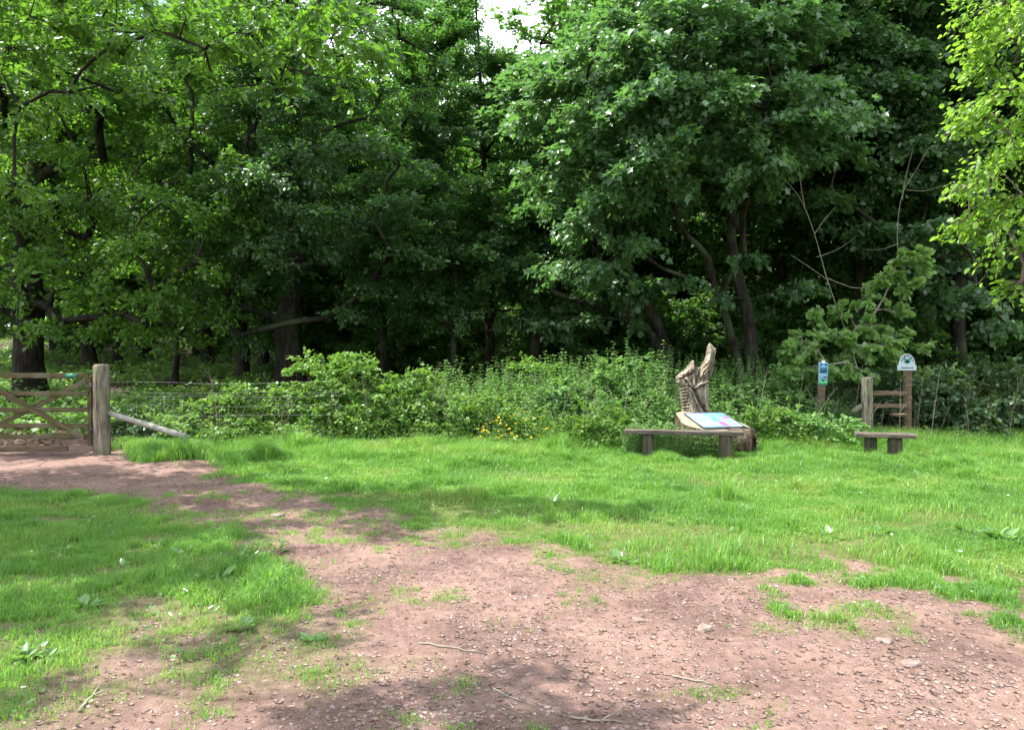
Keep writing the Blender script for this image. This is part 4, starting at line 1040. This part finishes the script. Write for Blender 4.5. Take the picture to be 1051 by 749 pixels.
# wire fence
wf_ = thing('wire_fence', 'thin wire stock fence running right from the round gate post into the brambles', 'fence', snap(gpx + .14, gY))
Lx = (300 - 113) / F * 12.7
for i, y in enumerate((391.5, 401.5, 405.5, 415, 425)):
    z = hz_(y, 12.6); t = np.linspace(0, 1, 12)
    ac = Acc(); tube(ac, np.stack([t * Lx * 1.25, .02 * np.sin(t * 7 + i), z + .012 * np.sin(t * 9 + i * 2) - .02 * np.sin(t * math.pi)], -1), .0013, 4)
    link('wire', ac.mesh('wire', True), M['wire'], wf_)
ac = Acc()
for k in range(13):
    x = .12 + k * .15; tube(ac, np.array([[x, .004, .1], [x + .01, .006, hz_(404, 12.6)]]), .0013, 3)
link('netting', ac.mesh('netting', True), M['wire'], wf_)
a = at(112, 424, 12.62); c = at(183, 443, 12.3)
b0 = np.array(snap(a[0], a[1])); d = c - a
a_, c_ = a - b0, c + d * .10 + np.array([0, 0, -.05]) - b0
thing('strut_pole', 'grey round strut pole slanting from the round gate post down into the grass', 'pole', b0, me=log_acc(np.linspace(a_, c_, 9), np.linspace(.042, .052, 9), 14, 815, .08).mesh('strut_pole', True), mat=M['strut'])

# long bench
lb = thing('bench', 'long low plank bench in front of the carved trunk', 'bench', snap(*P_(702, 11.95)))
A = at(641, 442, 12.15); B = at(763, 441.5, 11.85); base = np.array(lb.location)
dx, dy = B[0] - A[0], B[1] - A[1]; ang = math.atan2(dy, dx); zt = .47
mid = (A + B) / 2 - base
bevel_board('seat', (math.hypot(dx, dy), .27, .062), M['bench'], lb, (mid[0], mid[1], hz_(443.5, 12.0) - base[2]), (0, 0, ang), 31, 12, .004, .008)
for px, Y, r, s in ((665, 12.1, .10, 41), (745, 11.88, .105, 42)):
    x, y = P_(px, Y); o = link('leg', post_mesh(hz_(443.5, 12) - .032 - float(gfine(x, y)), r, s, 18, 8, .006), M['benchleg'], lb)
    o.location = (x - base[0], y - base[1], float(gfine(x, y)) - base[2])
# short bench
sb = thing('bench', 'short plank bench on two stout legs alone on the right lawn', 'bench', snap(*P_(907, 11.9)))
base = np.array(sb.location); dirv = np.array([.93, -.36])
bevel_board('seat', (.84, .34, .062), M['bench'], sb, (.02, 0, hz_(446.5, 11.9) - base[2]), (0, 0, math.atan2(dirv[1], dirv[0])), 33, 10, .004, .008)
for px, Y, r, s in ((894, 12.05, .092, 43), (919.5, 11.84, .102, 44)):
    x, y = P_(px, Y); o = link('leg', post_mesh(hz_(446.5, 11.9) - .032 - float(gfine(x, y)), r, s, 18, 8, .006, (-.02, 0)), M['benchleg'], sb)
    o.location = (x - base[0], y - base[1], float(gfine(x, y)) - base[2])

# ------------------------------------------------------------------ carved trunk
CY = 13.15
cb = np.array(snap(*P_(716, CY)))
cv = thing('carved_trunk', 'pale split tree trunk carved with a ridged twisting beast and a tall broken spike', 'sculpture', cb, me=bpy.data.meshes.new('block'))
def cpt(u, v, dy=0.0):
    p = at(685 + u / 5.76, 345 + v / 5.76, CY) - cb; p[1] += dy; return p
rs = np.random.default_rng(900)
# one solid block: its outline, rounded towards the edges, with the carving cut into the front
OUT = np.array([(250, 35), (262, 48), (275, 66), (288, 75), (284, 100), (278, 125), (281, 150), (274, 178), (270, 212), (258, 238), (243, 258), (241, 300), (243, 350), (246, 450), (250, 560), (255, 730), (80, 730), (84, 560), (86, 470),
                (86, 430), (80, 380), (74, 330), (68, 295), (54, 272), (47, 246), (52, 232), (62, 224), (84, 206), (105, 190), (122, 170), (138, 150), (150, 139), (158, 150), (166, 178), (176, 184), (186, 183), (196, 180), (208, 158), (220, 135),
                (228, 105), (232, 70), (240, 45)], float)
us = np.arange(44, 292, 2.0); vs = np.arange(33, 731, 2.0)
UU, VV = np.meshgrid(us, vs)
un = UU + 2.5 * (vnoise(UU * .11, VV * .11, 901) - .5) * 2; vn = VV + 2.5 * (vnoise(UU * .11, VV * .11, 902) - .5) * 2
sd = poly_sd(un, vn, OUT)
def pdist(pts):
    P = smooth_path(np.array([(a, b_, 0.) for a, b_ in pts]), 40)[:, :2]
    d = np.full(UU.shape, 1e9)
    for a, b_ in zip(P[:-1], P[1:]):
        e = b_ - a; t = np.clip(((UU - a[0]) * e[0] + (VV - a[1]) * e[1]) / (e @ e + 1e-9), 0, 1)
        d = np.minimum(d, np.hypot(UU - a[0] - e[0] * t, VV - a[1] - e[1] * t))
    return d
Rr = np.interp(VV, [33, 120, 240, 330, 730], [22, 30, 48, 60, 70]); Dm = np.interp(VV, [33, 120, 240, 330, 730], [.07, .11, .17, .21, .25])
q_ = np.clip(sd / Rr, 0, 1); rnd = np.sqrt(np.clip(1 - (1 - q_) ** 2, 0, 1))
front = Dm * rnd; back = Dm * rnd * .95
def groove(pts, w, d): return -d * np.exp(-(pdist(pts) / w) ** 2)
def ridge(pts, w, h): return h * np.exp(-(pdist(pts) / w) ** 4)
rel_ = groove([(152, 160), (162, 195), (142, 216), (112, 232), (76, 248)], 6, .075) + groove([(187, 196), (172, 230), (158, 268)], 6, .085) + groove([(138, 300), (158, 345), (178, 388), (205, 430), (224, 475)], 9, .12)
rel_ += groove([(92, 258), (114, 292), (126, 335), (148, 390), (172, 455)], 5, .07) + groove([(210, 205), (196, 232), (178, 258)], 4, .05) + groove([(240, 268), (205, 286), (172, 296), (150, 318)], 5, .06) + groove([(118, 205), (100, 226), (70, 232)], 4, .05)
rel_ += ridge([(98, 246), (120, 284), (150, 303), (176, 283), (210, 273), (240, 258)], 7, .06) + ridge([(108, 284), (120, 330), (140, 375), (162, 415), (186, 462)], 11, .05) + ridge([(146, 150), (140, 185), (110, 212), (66, 236)], 9, .045) + ridge([(246, 60), (240, 120), (222, 185), (190, 240)], 9, .03)
tm = smooth(112, 100, UU - (VV - 285) * .09) * smooth(70, 78, UU) * smooth(283, 292, VV) * smooth(470, 455, VV)
rel_ += -.055 * (.5 + vnoise(UU * .06, VV * .06, 909)) * tm * smooth(-.1, .5, np.sin((VV + .35 * UU) * 2 * math.pi / 19))
fm = smooth(195, 210, UU) * smooth(140, 165, VV) * smooth(262, 245, VV)
rel_ += -.035 * fm * smooth(0, .6, np.sin((VV * .75 + UU * .9) * 2 * math.pi / 17))
rel_ += .028 * fbm(UU * .16, VV * .025, 905, 3) + .02 * fbm(UU * .05, VV * .05, 906, 3) - .03 * smooth(.12, .2, fbm(UU * .09, VV * .012, 907, 3))
front = np.maximum(front + rel_ * np.clip(sd / 7, 0, 1), .004)
ins = sd > 0
# drop rim depth to zero so that both halves meet
nb_ = ins.copy(); nb_[1:] &= ins[:-1]; nb_[:-1] &= ins[1:]; nb_[:, 1:] &= ins[:, :-1]; nb_[:, :-1] &= ins[:, 1:]
front = np.where(nb_, front, 0); back = np.where(nb_, back, 0)
wp = np.stack([(685 + UU / 5.76 - 525.5) / F * CY - cb[0], np.zeros_like(UU), CAMZ + (365 - 345 - VV / 5.76) / F * CY - cb[2]], -1)
vf = wp.copy(); vf[..., 1] = -front; vb = wp.copy(); vb[..., 1] = back
Hh, Wn = UU.shape; idx = np.arange(Hh * Wn).reshape(Hh, Wn)
cell = ins[:-1, :-1] & ins[1:, :-1] & ins[:-1, 1:] & ins[1:, 1:]
fq = np.stack([idx[:-1, :-1], idx[1:, :-1], idx[1:, 1:], idx[:-1, 1:]], -1)[cell]
allv = np.concatenate([vf.reshape(-1, 3), vb.reshape(-1, 3)]); allf = np.concatenate([fq, fq[:, ::-1] + Hh * Wn])
u_, inv = np.unique(allf, return_inverse=True)
me = np_mesh('carved_trunk', allv[u_], [inv.reshape(allf.shape)], None, True)
me.materials.append(M['carved']); cv.data = me

# ------------------------------------------------------------------ log with information panel
LY = 12.5
lbz = np.array(snap(*P_(730, LY + .1)))
lg = thing('log_plinth', 'thick bark covered log section with sloping sawn top at the foot of the carved trunk', 'log', lbz)
def top_pt(px, py, Y): return at(px, py, Y) - lbz
# sloping plane through back-left, back-right, front-right
bl, br, fr = top_pt(696, 424, 12.9), top_pt(744, 423, 12.9), top_pt(766, 440, 12.35)
nrm = unit(np.cross(br - bl, fr - br)); nrm = nrm if nrm[2] > 0 else -nrm
k = 44; a = np.arange(k) * 2 * math.pi / k
c0 = (top_pt(697, 426, 12.8) + top_pt(764, 439, 12.4)) / 2; xh = (767 - 690) / 2 / F * LY
rs = np.random.default_rng(910); wob = 1 + .05 * np.sin(a * 3 + 1) + .04 * np.sin(a * 5) + .015 * rs.normal(0, 1, k)
ur = unit(np.array([P_(766, 12.35)[0] - P_(697, 12.85)[0], -.5])); X = c0[0] + (.585 * np.cos(a) * ur[0] - .29 * np.sin(a) * ur[1]) * wob; Yy = c0[1] + (.585 * np.cos(a) * ur[1] + .29 * np.sin(a) * ur[0]) * wob
def plane_z(x, y): return bl[2] - (nrm[0] * (x - bl[0]) + nrm[1] * (y - bl[1])) / nrm[2]
topr = np.stack([X, Yy, plane_z(X, Yy) - .01], -1)
rings = []
for q in np.linspace(0, 1, 8):
    r_ = topr.copy(); r_[:, 2] = topr[:, 2] * (1 - q) - .1 * q
    f_ = 1 + .05 * q + (.03 * rs.normal(0, 1, k) if 0 < q else 0); r_[:, 0] = c0[0] + (X - c0[0]) * f_; r_[:, 1] = c0[1] + (Yy - c0[1]) * f_
    rings.append(r_)
m = len(rings); i = np.arange(m - 1)[:, None] * k; j = np.arange(k)[None]; j2 = (j + 1) % k
ac = Acc(); ac.add(np.concatenate(rings), np.stack([i + j, i + k + j, i + k + j2, i + j2], -1).reshape(-1, 4))
link('bark', ac.mesh('bark', True), M['logbark'], lg)
ac = Acc(); ac.add(np.concatenate([topr * [1, 1, 1] + [0, 0, .0], [[c0[0], c0[1], float(plane_z(c0[0], c0[1])) - .01]]]), np.stack([np.arange(k), (np.arange(k) + 1) % k, np.full(k, k)], -1))
link('sawn_top', ac.mesh('sawn_top'), M['cutwood'], lg)
# root flare at right end
ac = Acc(); e0 = top_pt(758, 452, 12.45); e1 = top_pt(772, 455, 12.35)
tube(ac, np.array([e0 + [-.25, .1, 0], e0, e1, e1 + [.02, -.01, -.0]]), [.24, .24, .235, .20], 22, True, .14, rs)
for t in range(9):
    th = t * .7 + .2; tube(ac, np.array([e1 + [.035, -.02, 0], e1 + [.03, -.17 * abs(math.cos(th)), .17 * math.sin(th)]]), [.012, .022], 5, True)
link('root_end', ac.mesh('root_end', True), M['logbark'], lg)
# panel
pn = thing('information_panel', 'tilted pale blue printed information panel lying on the sawn log top', 'information panel', lbz)
q = [np.array(p) for p in (top_pt(702, 424.5, 12.85), top_pt(741, 423.6, 12.85), top_pt(765, 439.8, 12.37), top_pt(722, 440.6, 12.37))]
q = [np.array([p[0], p[1], float(plane_z(p[0], p[1])) + .022]) for p in q]
def quv(u, v, up=0.0):
    return (q[0] * (1 - u) + q[1] * u) * (1 - v) + (q[3] * (1 - u) + q[2] * u) * v + nrm * up
ac = Acc(); tp = [quv(u, v) for u, v in ((0, 0), (1, 0), (1, 1), (0, 1))]; bt = [p - nrm * .022 for p in tp]
ac.add(np.array(tp + bt), np.array([[0, 3, 2, 1], [4, 5, 6, 7], [0, 1, 5, 4], [1, 2, 6, 5], [2, 3, 7, 6], [3, 0, 4, 7]]))
link('board', ac.mesh('board'), M['panelpale'], pn)
ac = Acc(); mats = [M['panelblue'], M['pink'], M['photogrey'], M['photoblue'], M['paleblue'], M['ink'], M['white']]
def patch(u0, v0, u1, v1, mi, up=.002): ac.add(np.array([quv(u0, v0, up), quv(u1, v0, up), quv(u1, v1, up), quv(u0, v1, up)]), np.array([[0, 3, 2, 1]]), mi=mi)
patch(.02, .03, .80, .27, 0); patch(.02, .28, .55, .31, 1); patch(.82, .03, .98, .30, 3); patch(.80, .32, .95, .42, 1)
patch(.03, .30, .45, .60, 4); patch(.46, .30, .64, .62, 3, .003); patch(.10, .66, .52, .84, 2); patch(.54, .62, .70, .90, 1); patch(.70, .45, .97, .95, 4)
for t in range(6): patch(.73, .50 + t * .07, .93 - .03 * (t % 3), .515 + t * .07, 5, .0035)
for t in range(4): patch(.06, .35 + t * .06, .42 - .04 * (t % 2), .36 + t * .06, 5, .0035)
patch(.05, .08, .42, .17, 6, .0035)
link('printed_face', ac.mesh('printed_face'), mats, pn)
ac = Acc()
for (u0, v0, u1, v1) in ((0, 0, 1, 0), (1, 0, 1, 1), (1, 1, 0, 1), (0, 1, 0, 0)):
    tube(ac, np.array([quv(u0, v0), quv(u1, v1)]), .009, 6, True)
link('frame', ac.mesh('frame'), M['metal'], pn)

# ------------------------------------------------------------------ small gate, signs
NY = 13.5
sg = thing('wicket_gate', 'small two rail wooden gate frame with short weathered posts by the dark hedge', 'gate', snap(*P_(909, NY)))
base = np.array(sg.location)
x, y = P_(890, NY); o = link('post', post_mesh(hz_(387, NY) - float(gfine(x, y)), .098, 821, 16), M['post'], sg); o.location = (x - base[0], y - base[1], float(gfine(x, y)) - base[2])
x, y = P_(931.5, NY + .05); o = link('post', post_mesh(hz_(379.5, NY) - float(gfine(x, y)), .068, 822, 12), M['rail'], sg); o.location = (x - base[0], y - base[1], float(gfine(x, y)) - base[2])
for yy in (403.5, 416.5): bevel_board('rail', (.64, .035, .075), M['rail'], sg, (.035, -.03, hz_(yy, NY) - base[2]), (0, R(.6), 0), int(yy))
bevel_board('step', (.22, .2, .05), M['rail'], sg, (.17, -.12, hz_(425, NY) - base[2]), (0, 0, 0), 52, 3)
p0 = at(881, 419, NY) - base; p1 = at(890, 413, NY + .1) - base
ac = Acc(); tube(ac, np.array([p0 + [-.1, 0, -.08], p0, p1]), [.05, .055, .05], 10, True, .2, rs); link('prop', ac.mesh('prop', True), M['post'], sg)


def text_mesh(body, size):
    cu = bpy.data.curves.new('lettering', 'FONT'); cu.body = body; cu.size = size; cu.align_x = 'CENTER'; cu.align_y = 'CENTER'; cu.extrude = .001
    o = bpy.data.objects.new('lettering', cu); COL.objects.link(o); bpy.context.view_layer.update()
    me = bpy.data.meshes.new_from_object(o.evaluated_get(bpy.context.evaluated_depsgraph_get()))
    v = np.array([w.co[:] for w in me.vertices]); fs = [list(p.vertices) for p in me.polygons]
    bpy.data.objects.remove(o); bpy.data.meshes.remove(me)
    return v, fs


def sign_letters(name, items, mat, parent):
    """items: (char, size, x, z, angle) on the plane y = -0.012"""
    bm = bmesh.new()
    for ch, size, x, z, an in items:
        v, fs = text_mesh(ch, size)
        if not len(v): continue
        ca, sa = math.cos(an), math.sin(an)
        bv = [bm.verts.new((x + p[0] * ca - p[1] * sa, -.0135 - p[2], z + p[0] * sa + p[1] * ca)) for p in v]
        for f in fs:
            try: bm.faces.new([bv[i] for i in f])
            except ValueError: pass
    return bm_obj(name, bm, mat, parent)


# arched sign on the taller post
ns = at(930.7, 380, NY - .04)
ar = thing('arched_sign', 'pale arched enamel sign with a green oak leaf emblem on top of the gate post', 'sign', ns)
w = 19.2 / F * NY; h = 17.0 / F * NY; hb = 5.5 / F * NY
pts = [(-w / 2, 0), (w / 2, 0), (w / 2, hb), (w / 2 * .84, hb)]
rA = w / 2 * .84; hA = h - hb
pts += [(rA * math.cos(t), hb + hA * math.sin(t)) for t in np.linspace(.12, math.pi - .12, 22)] + [(-w / 2 * .84, hb), (-w / 2, hb)]
bm = bmesh.new(); fv = [bm.verts.new((x, -.012, z)) for x, z in pts]; f = bm.faces.new(fv)
r_ = bmesh.ops.extrude_face_region(bm, geom=[f]); [setattr(v, 'co', v.co + Vector((0, .02, 0))) for v in r_['geom'] if isinstance(v, bmesh.types.BMVert)]
bmesh.ops.recalc_face_normals(bm, faces=bm.faces); bm_obj('plate', bm, M['signgrey'], ar)
items = []
for i, ch in enumerate('THE NATIONAL TRUST'):
    t = math.pi - .42 - i * (math.pi - .84) / 17
    items.append((ch, .05, (rA - .034) * math.cos(t), hb + (hA - .034) * math.sin(t), t - math.pi / 2))
sign_letters('lettering', items, M['ink'], ar)
ac = Acc()
for x0, x1 in ((-.105, -.085), (-.08, -.062), (-.057, -.040), (-.035, -.02), (-.015, .004), (.009, .024), (.029, .04), (.058, .075), (.08, .095), (.099, .108)):
    boxv(ac, ((x0 + x1) / 2, -.0135, .043), (x1 - x0, .003, .018))
link('name_line', ac.mesh('name_line'), M['ink'], ar)
bm = bmesh.new()          # oak leaf spray: two leaves, an acorn stem
def leafpoly(cx, cz, an, L_, W_):
    out = []
    for s in (1, -1):
        rng_ = np.linspace(0, 1, 13) if s == 1 else np.linspace(1, 0, 13)[1:-1]
        for t in rng_:
            ww = W_ * math.sin(math.pi * t ** .8) * (1 + .28 * math.cos(t * 19)); x = (t - .5) * L_; y = s * ww
            out.append((cx + x * math.cos(an) - y * math.sin(an), cz + x * math.sin(an) + y * math.cos(an)))
    bm.faces.new([bm.verts.new((x, -.0145, z)) for x, z in out])
cz = hb + hA * .42
leafpoly(-.034, cz + .008, R(118), .105, .026); leafpoly(.034, cz + .008, R(62), .105, .026); leafpoly(-.028, cz - .036, R(200), .075, .018); leafpoly(.028, cz - .036, R(-20), .075, .018); leafpoly(0, cz - .02, R(90), .09, .022)
bm_obj('emblem', bm, M['signgreen'], ar)

# footpath notice
fx, fy = P_(841.5, 14.0); fb = np.array(snap(fx, fy))
fp = thing('notice_post', 'slim wooden post carrying the blue notice in the nettles', 'post', fb)
topz = hz_(368.5, 14.0) - fb[2]
bevel_board('stake', (.13, .06, topz), M['rail'], fp, (topz / 2 * math.tan(R(2.5)), .04, topz / 2), (0, R(2.5), 0), 61, 6)
ac = Acc(); a = np.arange(18) * 2 * math.pi / 18
v = [np.stack([.034 * np.cos(a), np.full(18, y_), .034 * np.sin(a)], -1) for y_ in (0, -.008)]
jj_ = np.arange(18); ac.add(np.concatenate(v), np.stack([jj_, (jj_ + 1) % 18, 18 + (jj_ + 1) % 18, 18 + jj_], -1), (18 + jj_)[None][:, ::-1])
o = link('waymark_disc', ac.mesh('waymark_disc'), M['white'], fp); o.location = ((topz - .045) * math.tan(R(2.5)), .002, topz - .045)
nb = thing('notice', 'narrow blue, white and green notice fixed to the slim post in the nettles', 'notice', fb + [.005, 0, 0])
nb.rotation_euler = (0, R(2.5), 0)
z1 = hz_(372, 14) - fb[2]; z0 = hz_(395, 14) - fb[2]; hh = z1 - z0; ww = .165
ac = Acc(); boxv(ac, (0, -.002, (z0 + z1) / 2), (ww, .012, hh)); link('plate', ac.mesh('plate'), M['paleblue'], nb)
ac = Acc()
def nrect(u0, v0, u1, v1, mi, y=-.010): boxv(ac, ((u0 + u1) / 2 * ww - ww / 2, y, z1 - (v0 + v1) / 2 * hh), ((u1 - u0) * ww, .003, (v1 - v0) * hh), mi=mi)
nrect(.07, .03, .93, .47, 0); nrect(.12, .05, .32, .12, 1, -.0122); nrect(.66, .05, .90, .12, 1, -.0122); nrect(.2, .15, .8, .24, 2, -.0122)
for t in range(4): nrect(.2, .30 + t * .04, .8 - .1 * (t % 2), .315 + t * .04, 1, -.0122)
nrect(.55, .62, .9, .66, 1); nrect(.1, .80, .95, .97, 3); nrect(.34, .70, .66, .84, 4, -.0122)
link('printed_face', ac.mesh('printed_face'), [M['blue'], M['ink'], M['midblue'], M['noticegreen'], M['signgreen']], nb)

# ------------------------------------------------------------------ light, sky, camera
AZ, EL = R(-80), R(60)          # azimuth from +Y towards +X
SV = Vector((math.sin(AZ) * math.cos(EL), math.cos(AZ) * math.cos(EL), math.sin(EL)))
sun = bpy.data.lights.new('sun', 'SUN'); sun.energy = 5.0; sun.angle = R(.53); sun.color = (1, .955, .88)
so = bpy.data.objects.new('sun', sun); COL.objects.link(so); so.rotation_euler = SV.to_track_quat('Z', 'Y').to_euler(); so.location = (20, 10, 40)
wd = bpy.data.worlds.new('World'); scene.world = wd; wd.use_nodes = True
nt = wd.node_tree; nt.nodes.clear()
sky = nt.nodes.new('ShaderNodeTexSky'); sky.sky_type = 'NISHITA'; sky.sun_disc = False; sky.sun_elevation = EL; sky.sun_rotation = AZ; sky.dust_density = 2.5; sky.air_density = 1.0
bg = nt.nodes.new('ShaderNodeBackground'); bg.inputs['Strength'].default_value = .15
out = nt.nodes.new('ShaderNodeOutputWorld')
tcw = nt.nodes.new('ShaderNodeTexCoord'); mpw = nt.nodes.new('ShaderNodeMapping'); mpw.inputs['Scale'].default_value = (1, 1, 2.2)
cn = nt.nodes.new('ShaderNodeTexNoise'); cn.inputs['Scale'].default_value = 2.2; cn.inputs['Detail'].default_value = 7
cr_ = nt.nodes.new('ShaderNodeMapRange'); cr_.inputs[1].default_value = .34; cr_.inputs[2].default_value = .52
cm = nt.nodes.new('ShaderNodeMix'); cm.data_type = 'RGBA'; cm.inputs[7].default_value = (7.4, 7.8, 8.4, 1)      # bright broken cloud
nt.links.new(tcw.outputs['Generated'], mpw.inputs[0]); nt.links.new(mpw.outputs[0], cn.inputs['Vector']); nt.links.new(cn.outputs[0], cr_.inputs[0])
nt.links.new(cr_.outputs[0], cm.inputs[0]); nt.links.new(sky.outputs[0], cm.inputs[6]); nt.links.new(cm.outputs[2], bg.inputs[0]); nt.links.new(bg.outputs[0], out.inputs[0])

cam = bpy.data.cameras.new('camera'); cam.sensor_width = 36; cam.lens = 36 * F / 1051; cam.clip_end = 600; cam.clip_start = .05
co = bpy.data.objects.new('camera', cam); COL.objects.link(co); co.location = (0, 0, CAMZ); co.rotation_euler = (math.pi / 2 - PITCH, 0, 0)
scene.camera = co
vs_ = scene.view_settings; vs_.view_transform = 'Standard'; vs_.look = 'None'; vs_.gamma = 1; vs_.use_curve_mapping = False; vs_.exposure = 1.4
cy = scene.cycles; cy.max_bounces = 7; cy.diffuse_bounces = 4; cy.glossy_bounces = 2; cy.transmission_bounces = 4; cy.use_denoising = True
cy.sample_clamp_indirect = 6; cy.use_adaptive_sampling = True; cy.adaptive_threshold = .02
